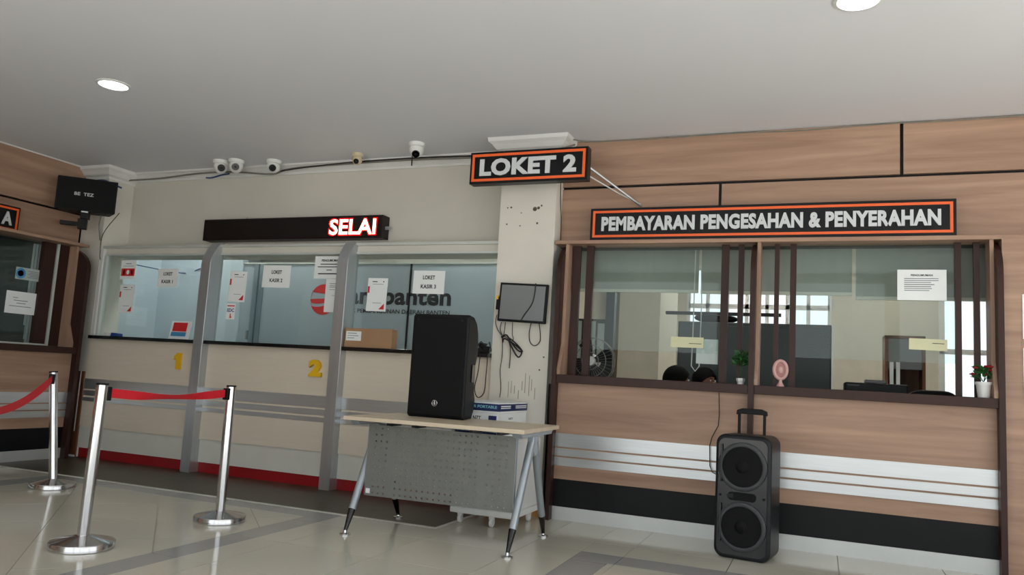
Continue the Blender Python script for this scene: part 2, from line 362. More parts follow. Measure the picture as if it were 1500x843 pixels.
# room behind the left counter
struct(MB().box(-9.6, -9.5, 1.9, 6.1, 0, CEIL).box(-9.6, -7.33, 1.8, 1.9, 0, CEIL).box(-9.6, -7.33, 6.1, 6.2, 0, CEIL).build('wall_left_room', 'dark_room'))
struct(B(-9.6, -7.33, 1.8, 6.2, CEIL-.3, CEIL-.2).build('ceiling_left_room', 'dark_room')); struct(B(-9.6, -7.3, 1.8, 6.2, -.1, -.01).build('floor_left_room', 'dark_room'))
# ================================================================== COUNTERS
def fin_profile(front, back, z0=0.0, ztop=2.086):
    p = [(front, z0), (front, 1.86)]
    for k in range(1, 9):
        a = math.pi/2*k/8; p.append((front+(back-front)*(1-math.cos(a)), 1.86+(ztop-1.86)*math.sin(a)))
    return p+[(back, z0)]
def jamb_profile(s, back):   # s=-1: front lies towards smaller coordinate
    return [(5.63, 1.075), (5.575, 1.075), (5.575, 1.12), (5.648, 1.31), (5.655, 2.086), (back, 2.086), (back, 1.075)]
STR = ((0.535, 0.635), (0.469, 0.523), (0.396, 0.457))
ct = T('service_counter', 'wood laminate service counter with two glazed windows, right of the column', 'counter', (-0.42, 5.63, 0))
for x0, x1 in ((-1.89, -1.855), (-0.465, -0.428), (1.018, 1.053)):
    MB().prism(fin_profile(5.56, 5.80), 'x', x0, x1).build('fin', 'dark_brown', ct, smooth=True)
for x0, x1 in ((-1.855, -1.830), (-0.428, -0.405), (0.995, 1.018)):
    MB().prism(jamb_profile(-1, 5.80), 'x', x0, x1).build('jamb', 'wood_z', ct)
B(-1.945, 1.7, 5.64, 5.83, 2.086, 2.115).build('header_shelf', 'wood_x', ct, bevel=.002)
for a, b in ((-1.855, -0.465), (-0.428, 1.018)):
    B(a, b, 5.572, 5.83, 1.012, 1.075).build('sill', 'dark_brown', ct, bevel=.003)
    B(a, b, 5.63, 5.72, 0.298, 1.012).build('wood_panel', 'wood_x', ct)
    for z0, z1 in STR: B(a, b, 5.624, 5.63, z0, z1).build('steel_strip', 'steel_strip', ct, bevel=.001)
    B(a, b, 5.632, 5.72, 0.097, 0.298).build('kick_band', 'band_black', ct)
    B(a, b, 5.628, 5.72, 0.0, 0.097).build('skirting', 'skirting', ct)
for x0, x1 in ((-1.82,-1.758),(-1.709,-1.654),(-.684,-.631),(-.564,-.526),(-.315,-.283),(-.21,-.169),(.811,.847),(.917,.952)):
    B(x0, x1, 5.735, 5.765, 1.075, 2.086).build('slat', 'dark_brown', ct)
for x0, x1 in ((-1.70, -.64), (-.20, .83)):
    B(x0, x1, 5.768, 5.776, 1.285, 2.086).build('glass_pane', 'pane_glass', ct)

lc = T('service_counter', 'wood laminate service counter with glazed window along the left wall', 'counter', (-6.87, 4.6, 0))
def sw(poly): return [(-(6.80+(y-5.56)), z) for y, z in poly]      # depth measured from the fin front, turned to face +x
for y0, y1 in ((5.50, 5.54), (2.6, 2.64)):
    MB().prism(sw(fin_profile(5.56, 5.94)), 'y', y0, y1).build('fin', 'dark_brown', lc, smooth=True)
MB().prism(sw([(y+(.055 if y < 5.9 else 0), z) for y, z in jamb_profile(-1, 5.92)]), 'y', 5.475, 5.50).build('jamb', 'wood_z', lc)
B(-7.21, -6.88, 2.5, 5.56, 2.086, 2.115).build('header_shelf', 'wood_y', lc, bevel=.002)
a, b = 2.64, 5.475
B(-7.21, -6.812, a, 5.50, 1.012, 1.075).build('sill', 'dark_brown', lc, bevel=.003)
B(-6.96, -6.87, a, 5.50, .298, 1.012).build('wood_panel', 'wood_y', lc)
for z0, z1 in STR: B(-6.87, -6.864, a, 5.50, z0, z1).build('steel_strip', 'steel_strip', lc, bevel=.001)
B(-6.96, -6.872, a, 5.50, .097, .298).build('kick_band', 'band_black', lc)
B(-6.96, -6.868, a, 5.50, 0, .097).build('skirting', 'skirting', lc)
for y0, y1 in ((5.205, 5.33), (5.375, 5.475), (3.0, 3.1)): B(-7.10, -7.05, y0, y1, 1.075, 2.086).build('slat', 'dark_brown', lc)
B(-7.085, -7.04, 5.335, 5.362, 1.09, 2.086).build('metal_bead', 'alu_white', lc); B(-7.085, -7.04, a, 5.362, 1.075, 1.092).build('metal_bead', 'alu_white', lc)
B(-7.09, -7.082, a, 5.21, 1.092, 2.086).build('glass_pane', 'pane_glass', lc)

# ---- cashier counter
kc = T('cashier_counter', 'cream cashier counter with aluminium posts and three glazed bays', 'counter', (-4.6, 5.75, 0))
def mull(x0, x1):
    p = [(5.59, 0.0), (5.59, 1.93)]
    for k in range(1, 11): p.append((5.59+0.115*(k/10)**1.7, 1.93+0.215*k/10))
    p += [(5.755, 2.147), (5.755, 0)]
    return MB().prism(p, 'x', x0, x1).build('post', 'steel_strip_v', kc, smooth=True, bevel=.003)
mull(-5.435, -5.325); mull(-3.915, -3.807)
for i, (a, b) in enumerate(((-6.865, -5.435), (-5.325, -3.915), (-3.807, -2.435))):
    B(a+(.06 if i == 0 else 0), b, 5.60, 5.80, 1.176, 1.208).build('countertop', 'granite_black', kc, bevel=.003)
    B(a, b, 5.675, 5.72, .30, 1.176).build('cream_panel', 'cream_panel', kc)
    for z0, z1 in ((.675, .776), (.609, .659), (.553, .592)): B(a, b, 5.669, 5.675, z0, z1).build('steel_strip', 'steel_strip', kc, bevel=.001)
    B(a, b, 5.688, 5.72, .092, .298).build('white_board', 'white_panel', kc)
    B(a, b, 5.70, 5.72, 0, .092).build('red_base', 'red_base', kc)
    B(a, b, 5.725, 5.733, 1.208, 2.034).build('glass_pane', 'pane_glass', kc)
    B(a, b, 5.70, 6.0, 2.105, 2.13).build('header_rail', 'alu_white', kc, bevel=.002)
    B(a, b, 5.725, 6.0, 2.048, 2.105).build('header_board', 'wall_paint', kc)
    B(a, b, 5.712, 5.76, 2.03, 2.048).build('header_rail', 'alu_white', kc, bevel=.002)
B(-6.83, -6.80, 5.70, 5.75, 1.208, 2.03).build('side_rail', 'alu_white', kc)
MB().prism([(-5.675, .925), (-5.63, .925), (-5.63, 1.08), (-5.665, 1.08), (-5.705, 1.045), (-5.705, 1.012), (-5.675, 1.028)], 'y', 5.645, 5.675).build('numeral', 'yellow_num', kc)
text('numeral', '2', 'yellow_num', kc, (-4.095, 5.675, 1.012), .13, .148, depth=.03, bold=.06)

# ================================================================== SIGNS
def sign(name, label, x0, x1, z0, z1, y, d, words, tw, th, fr=.016, gap=.016):
    t = T(name, label, 'sign', ((x0+x1)/2, y+d/2, z0))
    B(x0, x1, y, y+d, z0, z1).build('box', 'sign_black', t, bevel=.003)
    m = MB(); a, b, c, e = x0+gap, x1-gap, z0+gap, z1-gap
    m.box(a, b, y-.004, y+.001, e-fr, e).box(a, b, y-.004, y+.001, c, c+fr).box(a, a+fr, y-.004, y+.001, c+fr, e-fr).box(b-fr, b, y-.004, y+.001, c+fr, e-fr)
    m.build('border', 'sign_orange', t)
    text('lettering', words, 'sign_letter', t, ((x0+x1)/2, y-.0005, (z0+z1)/2), tw, th, depth=.008, bold=.045)
    return t
s1 = sign('counter_sign', 'long black sign with orange border reading PEMBAYARAN PENGESAHAN & PENYERAHAN', -1.668, .812, 2.117, 2.364, 5.655, .09, 'PEMBAYARAN PENGESAHAN & PENYERAHAN', 2.30, .112, .018, .020)
s2 = sign('counter_sign', 'short black sign with orange border reading LOKET 2, hung high by the column', -2.557, -1.606, 2.503, 2.755, 5.30, .085, 'LOKET 2', .78, .135, .020, .018)
MB().tube([(-1.70, 5.38, 2.68), (-1.31, 5.79, 2.41)], .009, 8).build('stay_rod', 'steel_strip_v', s2, smooth=True)
MB().tube([(-1.70, 5.38, 2.60), (-1.46, 5.72, 2.49), (-1.31, 5.79, 2.42)], .005, 6).build('stay_wire', 'cornice_white', s2, smooth=True)
for x in (-2.3, -2.06): B(x, x+.02, 5.37, 5.65, 2.62, 2.64).build('bracket', 'dark_grey_plastic', s2)
ls = T('counter_sign', 'black sign with orange border ending in A, on the left wall', 'sign', (-7.1, 4.2, 2.117))
B(-7.18, -7.09, 3.4, 4.945, 2.117, 2.362).build('box', 'sign_black', ls, bevel=.003)
MB().box(-7.091, -7.086, 3.416, 4.929, 2.328, 2.346).box(-7.091, -7.086, 3.416, 4.929, 2.133, 2.151).box(-7.091, -7.086, 4.911, 4.929, 2.151, 2.328).build('border', 'sign_orange', ls)
text('lettering', 'A', 'sign_letter', ls, (-7.0905, 4.825, 2.24), .10, .125, right=(0,1,0), depth=.008, bold=.035)

# LED running text display
led = T('led_display', 'long dark LED running-text display glowing SELAI in white with a red halo', 'display', (-4.7, 5.94, 2.207))
B(-5.735, -3.672, 5.88, 6.0, 2.207, 2.418).build('case', 'led_body', led, bevel=.004)
B(-5.72, -3.70, 5.876, 5.881, 2.222, 2.404).build('screen', 'black_gloss', led)
text('lettering_glow', 'SELAI', 'led_halo', led, (-3.985, 5.8755, 2.312), .52, .168, depth=.001, bold=.06)  # wider red layer stands in for the glare halo around the letters
text('lettering', 'SELAI', 'led_core', led, (-3.985, 5.8745, 2.312), .495, .145, depth=.001, bold=.02)
B(-3.672, -3.63, 5.93, 5.95, 2.29, 2.32).build('bracket', 'steel_strip_v', led)
for x in (-5.35, -3.95): B(x, x+.06, 5.965, 6.0, 2.418, 2.45).build('wall_tab', 'wall_paint', led)

# ================================================================== PAPERS
YG = 5.953
def notice(name, label, cat, c, w, h, y_face=None, items=(), bars=(), material='paper', tilt=0.0, facing='y', group=None, bar_mat='ink_grey'):
    """sheet centred at c; items = (text, u, v, width, height, material); bars = (u0, u1, v, thickness)"""
    if abs(c[1]-YG) < 1e-6:      # cashier glass lies at 5.722
        q = 5.722/5.953; c = (c[0]*q, 5.722, 1.03+(c[2]-1.03)*q); w *= q; h *= q
        items = [(i_[0],)+tuple(v*q for v in i_[1:5])+(i_[5],) for i_ in items]; bars = [tuple(v*q for v in b_) for b_ in bars]
    t = T(name, label, cat, c, 0.0, group)
    R = Vector((1,0,0)) if facing == 'y' else Vector((0,1,0)); U = Vector((0,0,1)); N = R.cross(U)
    ct_, st_ = math.cos(tilt), math.sin(tilt); R, U = R*ct_+U*st_, U*ct_-R*st_
    C = Vector(c)
    def slab(u0, u1, v0, v1, n0, n1):
        m = MB(); P = [C+R*u+U*v+N*n for n in (n0, n1) for u, v in ((u0,v0),(u1,v0),(u1,v1),(u0,v1))]
        return m.add(P, [(0,3,2,1),(4,5,6,7),(0,1,5,4),(1,2,6,5),(2,3,7,6),(3,0,4,7)])
    # slightly wavy sheet
    m = MB(); nu, nv = 6, 4; top = []; bot = []
    for j in range(nv+1):
        for i in range(nu+1):
            u = (i/nu-.5)*w; v = (j/nv-.5)*h; n = .0012+.0006*math.sin(i*1.7+j*2.3)
            top.append(C+R*u+U*v+N*(n+.0006)); bot.append(C+R*u+U*v+N*(n-.0006))
    k = (nu+1)*(nv+1); fs = []
    for j in range(nv):
        for i in range(nu):
            q = (j*(nu+1)+i, j*(nu+1)+i+1, (j+1)*(nu+1)+i+1, (j+1)*(nu+1)+i); fs.append(q); fs.append(tuple(x+k for x in reversed(q)))
    m.add(top+bot, fs); m.build('sheet', material, t)
    for (tx, u, v, tw, th, mt) in items:
        if tx == '#': slab(u-tw/2, u+tw/2, v-th/2, v+th/2, .0022, .0028).build('print_block', mt, t)
        elif tx == '<': 
            P = [C+R*a+U*b_+N*n for n in (.0022,.0028) for a, b_ in ((u-tw/2, v-th/2), (u+tw/2, v-th/2), (u+tw/2, v+th/2))]
            MB().add(P, [(0,1,2),(3,5,4),(0,3,4,1),(1,4,5,2),(2,5,3,0)]).build('print_corner', mt, t)
        elif tx == 'o': 
            n_ = 20; P = [C+R*(u+tw/2*math.cos(2*math.pi*i/n_))+U*(v+th/2*math.sin(2*math.pi*i/n_))+N*n for n in (.0022,.003) for i in range(n_)]
            MB().add(P, [tuple(range(n_)), tuple(range(2*n_-1,n_-1,-1))]+[(i,(i+1)%n_,n_+(i+1)%n_,n_+i) for i in range(n_)]).build('print_disc', mt, t)
        else: text('lettering', tx, mt, t, C+R*u+U*v+N*.0022, tw, th, tuple(R), tuple(U), .0008, .03)
    if bars:
        m = MB()
        for u0, u1, v, th in bars:
            s_ = slab(u0, u1, v-th/2, v+th/2, .0022, .0028); m.add(s_.v, s_.f)
        m.build('print_lines', bar_mat, t)
    return t
for i, (cx, cz, w, h) in enumerate(((-6.21, 1.838, .27, .19), (-4.845, 1.86, .325, .215), (-3.20, 1.817, .31, .205))):
    notice('window_notice', ('white paper reading LOKET KASIR 1, alone in the leftmost bay', 'white paper reading LOKET KASIR 2 between the two aluminium posts', 'white paper reading LOKET KASIR 3 above the bankbanten lettering')[i], 'notice', (cx, YG, cz), w, h, items=(('LOKET', 0, .042, .12, .036, 'ink'), ('KASIR %d' % (i+1), 0, -.038, .15, .036, 'ink')), tilt=-.01)
for lab, cx, cz, tl in (('white payment sheet with red corners beside the red emergency notice', -6.745, 1.615, 0.0), ('white payment sheet with red corners in the middle bay above the EDC sheet', -5.30, 1.757, -.02), ('white payment sheet with red corners left of the LOKET KASIR 3 paper', -3.716, 1.70, -.01)):
    notice('payment_sheet', lab, 'notice', (cx, YG, cz), .205, .30, items=(('<', .055, -.105, .055, .055, 'print_red'), ('#', -.09, .045, .02, .06, 'print_red'), ('#', -.03, .118, .05, .008, 'ink'), ('#', .06, .118, .012, .01, 'ink')), bars=((-.05, .06, .095, .004), (-.04, .05, -.075, .004)), tilt=tl, group='payment sheets on the cashier glass')
notice('edc_sheet', 'small white sheet reading EDC with a red arrow', 'notice', (-5.355, YG, 1.512), .105, .155, items=(('EDC', 0, .012, .085, .036, 'print_blue'), ('#', 0, -.038, .012, .035, 'print_red'), ('<', .0, -.055, .03, .02, 'print_red')), bars=((-.045, .045, .055, .012),), bar_mat='print_red')
notice('emergency_notice', 'pale notice with a red pictogram band at the left end of the cashier glass', 'notice', (-6.765, YG, 1.92), .21, .20, items=(('#', 0, -.025, .185, .08, 'print_red'), ('#', -.055, -.025, .02, .05, 'paper'), ('o', 0, -.025, .04, .05, 'paper'), ('#', .055, -.025, .02, .05, 'paper')), bars=((-.04, .04, .065, .008), (-.07, .07, .04, .005)))
notice('announcement_sheet', 'white announcement sheet headed PENGUMUMAN partly hidden by the second aluminium post', 'notice', (-4.25, YG, 1.948), .33, .21, items=(('PENGUMUMAN', .01, .065, .20, .022, 'ink'),), bars=((-.10, .10, .03, .008), (-.13, .13, .005, .008), (-.03, .03, -.025, .007), (-.12, .12, -.06, .01)), bar_mat='ink')
notice('form_sheet', 'narrow white form sheet below the announcement by the second post', 'notice', (-4.18, YG, 1.685), .185, .31, bars=((-.05, .06, .11, .006), (-.05, .06, .09, .006), (-.05, .04, .075, .004), (-.05, .06, .055, .004), (-.02, .06, 0.0, .003)))
YR = 5.766
notice('announcement_sheet', 'white announcement sheet with heading PENGUMUMAN on the right service window', 'notice', (.619, YR, 1.803), .293, .207, items=(('PENGUMUMAN', 0, .066, .13, .014, 'ink'),), bars=((-.105,.10,.043,.005),(-.105,.10,.03,.005),(-.105,.055,.017,.005),(-.105,.075,.003,.006),(-.105,.055,-.011,.006),(-.105,.06,-.024,.005),(-.105,.045,-.037,.005)))
notice('taped_slip', 'pale yellow slip taped to the left service window glass', 'paper', (-.92, YR, 1.362), .24, .078, items=(('#', .06, -.008, .09, .004, 'ink'),), material='paper_yellow')
notice('film_sheet', 'translucent grey sheet hanging behind the pale yellow slip', 'paper', (-.775, 5.778, 1.30), .155, .18, material='paper_film')
notice('taped_slip', 'pale yellow slip taped to the right service window under the announcement', 'paper', (.655, YR, 1.405), .225, .075, items=(('#', .06, .01, .07, .004, 'ink'),), material='paper_yellow', tilt=-.02)
notice('wall_poster', 'white poster with teal footer on the wood wall right of the counter', 'poster', (1.275, 5.617, 1.59), .23, .28, items=(('F', -.085, .105, .03, .035, 'ink_grey'), ('#', 0, -.10, .19, .05, 'print_cyan')), bars=((-.08,.09,.03,.006),(-.08,.09,.01,.006),(-.08,.09,-.015,.012)))
notice('wall_poster', 'plain white poster lowest on the wood wall right of the counter', 'poster', (1.275, 5.617, 1.25), .23, .29, bars=((-.02,.09,-.10,.004),))
XL = -7.079
notice('logo_sticker', 'pale sticker with round blue emblem on the left window', 'sticker', (XL, 5.108, 1.745), .28, .115, items=(('o', -.09, 0, .10, .10, 'print_sky'), ('o', -.09, 0, .06, .06, 'paper')), bars=((-.02,.12,.03,.006),(0,.12,.015,.006),(-.02,.12,0,.006),(0,.12,-.015,.006),(-.02,.12,-.03,.006)), facing='x', material='paper_film', bar_mat='ink_grey')
notice('window_notice', 'white paper with small print on the left window glass', 'notice', (XL, 5.065, 1.465), .315, .21, bars=((-.09,-.04,.045,.006),(-.08,.06,.02,.007),(-.05,.04,-.005,.007),(-.12,.10,-.035,.006)), facing='x', tilt=.0)
# ================================================================== THINGS IN THE HALL
# ---- desk with perforated modesty panel
RZ = math.radians(2.3)
tb = T('office_table', 'pale wood table with grey perforated front panel and splayed metal legs', 'table', (-2.215, 4.605, 0), RZ)
B(-.605, .605, -.37, .37, .705, .73).build('tabletop', 'table_wood', tb, bevel=.002, local=True)
for sx in (-1, 1):
    x = .545*sx
    MB().prism([(-.34, .705), (-.30, .675), (.30, .675), (.34, .705)], 'x', x-.03, x+.03).build('top_arm', 'table_steel', tb, local=True, bevel=.004)
    MB().prism([(-.045, .69), (-.06, .60), (-.02, .55), (.02, .55), (.06, .60), (.045, .69)], 'x', x-.022, x+.022).build('leg_joint', 'table_steel', tb, local=True, bevel=.006)
    for sy in (-1, 1):
        a = Vector((x, .028*sy, .64)); f = Vector((x-.008*sx, .352*sy, .022)); k = a.lerp(f, .80)
        lg = MB().tube([a, k], .026, 12, .023).build('leg', 'table_steel', tb, smooth=True, local=True)
        MB().tube([k, f], .023, 12, .011).build('leg_tip', 'black_gloss', lg, smooth=True, local=True)
        MB().lathe([(.034, 0), (.034, .008), (.012, .014), (.010, .03)], (f.x, f.y, 0), 14).build('foot', 'chrome', lg, smooth=True, local=True)
MB().box(-.53, .53, -.03, .03, .675, .70).build('cross_beam', 'table_steel', tb, local=True)
for x in (-.38, -.20, .20, .38): B(x-.012, x+.012, -.19, -.02, .672, .69).build('panel_hanger', 'dark_grey_plastic', tb, local=True)
pm = MB(); nx, nz = 26, 11; x0, x1, z0, z1 = -.515, .50, .225, .675; cw = (x1-x0)/nx; ch = (z1-z0)/nz; yf, yb = -.192, -.188
for i in range(nx):
    for j in range(nz):
        ax, bx_, az, bz = x0+i*cw, x0+(i+1)*cw, z0+j*ch, z0+(j+1)*ch
        if i in (4, 20) or i == 0 or i == nx-1:
            pm.add([(ax,yf,az),(bx_,yf,az),(bx_,yf,bz),(ax,yf,bz),(ax,yb,az),(bx_,yb,az),(bx_,yb,bz),(ax,yb,bz)], [(0,1,2,3),(7,6,5,4)]); continue
        cx, cz, r = (ax+bx_)/2, (az+bz)/2, .0075
        o = [(ax,az),(bx_,az),(bx_,bz),(ax,bz)]; h = [(cx,cz-r),(cx+r,cz),(cx,cz+r),(cx-r,cz)]
        vs_ = [(p[0],yf,p[1]) for p in o]+[(p[0],yf,p[1]) for p in h]+[(p[0],yb,p[1]) for p in o]+[(p[0],yb,p[1]) for p in h]
        fs = []
        for e in range(4):
            e2 = (e+1)%4
            fs += [(e, e2, 4+e2), (e, 4+e2, 4+e), (8+e2, 8+e, 12+e2), (8+e, 12+e, 12+e2), (4+e, 4+e2, 12+e2, 12+e)]
        pm.add(vs_, fs)
pm.build('perforated_panel', 'panel_grey', tb, local=True)
B(x1-.002, x1+.002, -.192, -.165, z0, z1).build('panel_edge', 'table_steel', tb, local=True); B(x0-.002, x0+.002, -.192, -.165, z0, z1).build('panel_edge', 'table_steel', tb, local=True)
B(x0+.01, x0+.04, -.194, -.191, z0+.015, z0+.045).build('sticker', 'white_plastic', tb, local=True)

# ---- loudspeaker on the table
sp = T('loudspeaker', 'black loudspeaker with round silver emblem standing on the table', 'loudspeaker', (-2.40, 4.675, .73))
prof = [(0, .012), (.02, 0), (.25, 0), (.33, .05), (.355, .13), (.30, .19), (.29, .36), (.355, .43), (.36, .52), (.33, .60), (.26, .66), (.14, .695), (.02, .70), (0, .685)]
def spk_w(y): return .213-.085*max(0, y-.06)/.30
m = MB(); ny = len(prof)
m.add([(-spk_w(y), y, z) for y, z in prof]+[(spk_w(y), y, z) for y, z in prof], [tuple(range(ny)), tuple(range(2*ny-1, ny-1, -1))]+[(i,(i+1)%ny,ny+(i+1)%ny,ny+i) for i in range(ny)])
m.build('cabinet', 'black_plastic', sp, local=True, bevel=.012, seg=3)
MB().prism([(-.195, .03), (-.18, .018), (.18, .018), (.195, .03), (.195, .665), (.18, .68), (-.18, .68), (-.195, .665)], 'y', -.010, .004).build('grille', 'black_grille', sp, local=True, bevel=.006)
lg = MB().tube([(.019*math.cos(a), -.011, .10+.019*math.sin(a)) for a in [2*math.pi*i/24 for i in range(24)]], .0022, 6, close=True).build('emblem', 'chrome', sp, smooth=True, local=True)
for a in (90, 210, 330):
    d = Vector((math.cos(math.radians(a)), 0, math.sin(math.radians(a)))); c = Vector((0, -.011, .10)); MB().tube([c-d*.012, c+d*.016], .002, 6).build('emblem_fork', 'chrome', lg, local=True)
for s_ in (-1, 1): B(s_*.165-.006, s_*.165+.006, -.014, -.008, .655, .665).build('grille_screw', 'dark_grey_plastic', sp, local=True)
MB().add([(spk_w(y)+o_, y, z) for o_ in (-.01, .0015) for y, z in ((.15,.25),(.26,.25),(.26,.37),(.15,.37))], [(0,3,2,1),(4,5,6,7),(0,1,5,4),(1,2,6,5),(2,3,7,6),(3,0,4,7)]).build('side_handle', 'black_gloss', sp, local=True)

# ---- portable speaker on the floor
ps = T('trolley_speaker', 'black portable speaker with two round woofers and pull handle on the floor', 'loudspeaker', (-.445, 5.08, 0), math.radians(-9))
def rrect(x0, x1, z0, z1, r, n=6):
    p = []
    for cx, cz, a0 in ((x1-r, z0+r, -90), (x1-r, z1-r, 0), (x0+r, z1-r, 90), (x0+r, z0+r, 180)):
        for k in range(n+1): a = math.radians(a0+90*k/n); p.append((cx+r*math.cos(a), cz+r*math.sin(a)))
    return p
MB().prism(rrect(-.172, .172, .0, .755, .06), 'y', 0, .27).build('cabinet', 'dark_grey_plastic', ps, smooth=True, bevel=.018, seg=3, local=True)
MB().prism(rrect(-.150, .150, .025, .73, .045), 'y', -.006, .006).build('front_panel', 'black_gloss', ps, smooth=True, local=True)
for cz in (.562, .198):
    w = MB().lathe([(.150, -.006), (.150, -.016), (.142, -.020), (.124, -.017), (.122, -.006)], (0, 0, cz), 40, 'y').build('woofer_ring', 'grey_ring', ps, smooth=True, local=True)
    MB().lathe([(.124, -.012), (.11, -.008), (.045, -.0065), (.04, -.012), (.02, -.018), (.002, -.019)], (0, 0, cz), 36, 'y').build('cone', 'black_grille', w, smooth=True, local=True)
    MB().tube([(-.128, -.02, cz-.10), (-.128, -.026, cz-.06), (-.128, -.026, cz+.10), (-.128, -.02, cz+.13)], .004, 6).build('guard_bar', 'grey_ring', w, smooth=True, local=True)
MB().prism(rrect(-.085, .085, .355, .405, .02), 'y', -.012, -.004).build('port', 'black_grille', ps, local=True); B(-.09, -.05, -.014, -.010, .37, .39).build('badge', 'dark_grey_plastic', ps, local=True)
for s_ in (-1, 1): MB().lathe([(.008, -.010), (.004, -.012)], (s_*.132, 0, .38), 10, 'y').build('screw', 'black_plastic', ps, local=True)
h = MB().box(-.088, -.072, .20, .215, .75, .885).box(.072, .088, .20, .215, .75, .885).build('handle_tube', 'black_plastic', ps, local=True)
MB().prism([(-.098, .875), (-.095, .905), (-.06, .918), (.06, .918), (.095, .905), (.098, .875), (.07, .882), (-.07, .882)], 'y', .190, .225).build('handle_grip', 'black_plastic', ps, local=True, bevel=.006)
tag(MB().tube([(-.66, 5.585, 1.01), (-.655, 5.60, .86), (-.66, 5.60, .78), (-.70, 5.60, .70), (-.715, 5.60, .64), (-.71, 5.60, .50), (-.69, 5.585, .46), (-.62, 5.45, .45), (-.605, 5.33, .44)], .0035, 6).build('power_cable', 'cable_black', loc=(-.66, 5.60, .44), smooth=True), 'thin black cable from the sill to the portable speaker', 'cable')

# ---- stanchions
def stanchion(label, loc, tilt=(0, 0), cas=()):
    t = T('barrier_post', label, 'barrier post', loc, 0, 'chrome queue barrier posts')
    MB().lathe([(.156, 0), (.160, .003), (.160, .034), (.157, .038), (.05, .064), (.033, .068)], (0,0,0), 48).build('base', 'chrome', t, smooth=True, local=True)
    a = Vector((0, 0, .05)); b = Vector((tilt[0], tilt[1], .862)); d = b-a
    MB().tube([a, b], .030, 28).build('post', 'chrome', t, smooth=True, local=True)
    MB().tube([b, b+d*.012], .031, 28).build('cap', 'black_plastic', t, smooth=True, local=True)
    for ang in cas:
        u = Vector((math.cos(ang), math.sin(ang), 0)); n = Vector((-u.y, u.x, 0)); c = a+d*.945
        P = [c+u*e+n*w+Vector((0,0,h)) for h in (-.04, .035) for e, w in ((.026,-.02),(.05,-.02),(.05,.02),(.026,.02))]
        MB().add(P, [(0,3,2,1),(4,5,6,7),(0,1,5,4),(1,2,6,5),(2,3,7,6),(3,0,4,7)]).build('cassette', 'black_plastic', t, local=True, bevel=.003)
    return t
def belt(t, pts, w0, twist, name='belt'):
    """ribbon through world points; twist gives the turn (degrees) at every point"""
    m = MB(); o = ORG[t.name]; rs = []; k = len(pts)
    for j in range(k):
        p = Vector(pts[j])-o; d = (Vector(pts[min(j+1,k-1)])-Vector(pts[max(j-1,0)])).normalized()
        s_ = d.cross(Vector((0,0,1))).normalized(); u = s_.cross(d).normalized(); a = math.radians(twist[j])
        e = u*math.cos(a)+s_*math.sin(a); n = d.cross(e)
        rs.append([p+e*w0/2+n*.001, p-e*w0/2+n*.001, p-e*w0/2-n*.001, p+e*w0/2-n*.001])
    return m.rings(rs).build(name, 'belt_red', t, smooth=True, local=True)
PA, PC, PB, PD = (-3.635, 3.108, 0), (-3.60, 4.089, 0), (-5.405, 4.30, 0), (-4.02, 2.42, 0)
aAC = math.atan2(PC[1]-PA[1], PC[0]-PA[0])
sA = stanchion('chrome barrier post nearest the viewer, red belt running back to the next post', PA, (0.012, 0.0), (aAC,))
sC = stanchion('chrome barrier post in front of the middle cashier bay, receiving the red belt', PC, (-.01, 0), (aAC+math.pi,))
aBD = math.atan2(PD[1]-PB[1], PD[0]-PB[0])
sB = stanchion('leaning chrome barrier post by the left wall with a sagging red belt', PB, (-.115, -.02), (aBD,))
def lerp3(a, b, t): return [a[i]+(b[i]-a[i])*t for i in range(3)]
A_ = (PA[0]+.012+.05*math.cos(aAC), PA[1]+.05*math.sin(aAC), .818); C_ = (PC[0]-.01-.05*math.cos(aAC), PC[1]-.05*math.sin(aAC), .818)
pts = []; tw = []
for k in range(25):
    t_ = k/24; p = lerp3(A_, C_, t_); p[2] -= .022*math.sin(math.pi*t_); pts.append(p)
    q = max(0, min(1, (t_-.15)/.7)); tw.append(58*math.sin(math.pi*q))
belt(sA, pts, .05, tw)
B_ = (PB[0]-.10+.05*math.cos(aBD), PB[1]-.02+.05*math.sin(aBD), .815); D_ = (PD[0], PD[1], .80)
pts = []; tw = []
for k in range(25):
    t_ = k/24; p = lerp3(B_, D_, t_); p[2] -= .55*t_*(1-t_)*1.25; pts.append(p); tw.append(50*math.sin(math.pi*min(1, t_*2.2))) 
belt(sB, pts, .05, tw)

# ---- trolley and boxes behind the table
tr = T('pedestal_cabinet', 'white pedestal cabinet on casters behind the table', 'cabinet', (-2.16, 5.25, 0))
B(-2.40, -1.915, 5.0, 5.50, .075, .118).build('base_plate', 'white_plastic', tr, bevel=.008)
B(-2.38, -1.925, 5.03, 5.49, .118, .60).build('body', 'white_plastic', tr, bevel=.006)
for z in (.30, .45): B(-2.37, -1.935, 5.024, 5.031, z-.003, z+.003).build('drawer_gap', 'dark_grey_plastic', tr)
for x, y in ((-2.345, 5.07), (-2.095, 5.05), (-2.345, 5.44), (-1.97, 5.44)):
    c = MB().lathe([(.026, -.012), (.030, -.008), (.030, .008), (.026, .012)], (x, y, .030), 18, 'x').build('caster', 'white_plastic', tr, smooth=True)
    MB().box(x-.018, x+.018, y-.012, y+.012, .05, .076).build('caster_fork', 'white_plastic', c)
def carton(label, x0, x1, y0, y1, z0, z1, material, extra):
    t = T('packing_box', label, 'box', ((x0+x1)/2, (y0+y1)/2, z0), 0, 'boxes stacked on the white cabinet')
    B(x0, x1, y0, y1, z0, z1).build('carton', material, t, bevel=.002); extra(t); return t
def e1(t): B(-2.42, -2.098, 5.046, 5.0505, .605, .66).build('label_band', 'navy', t)
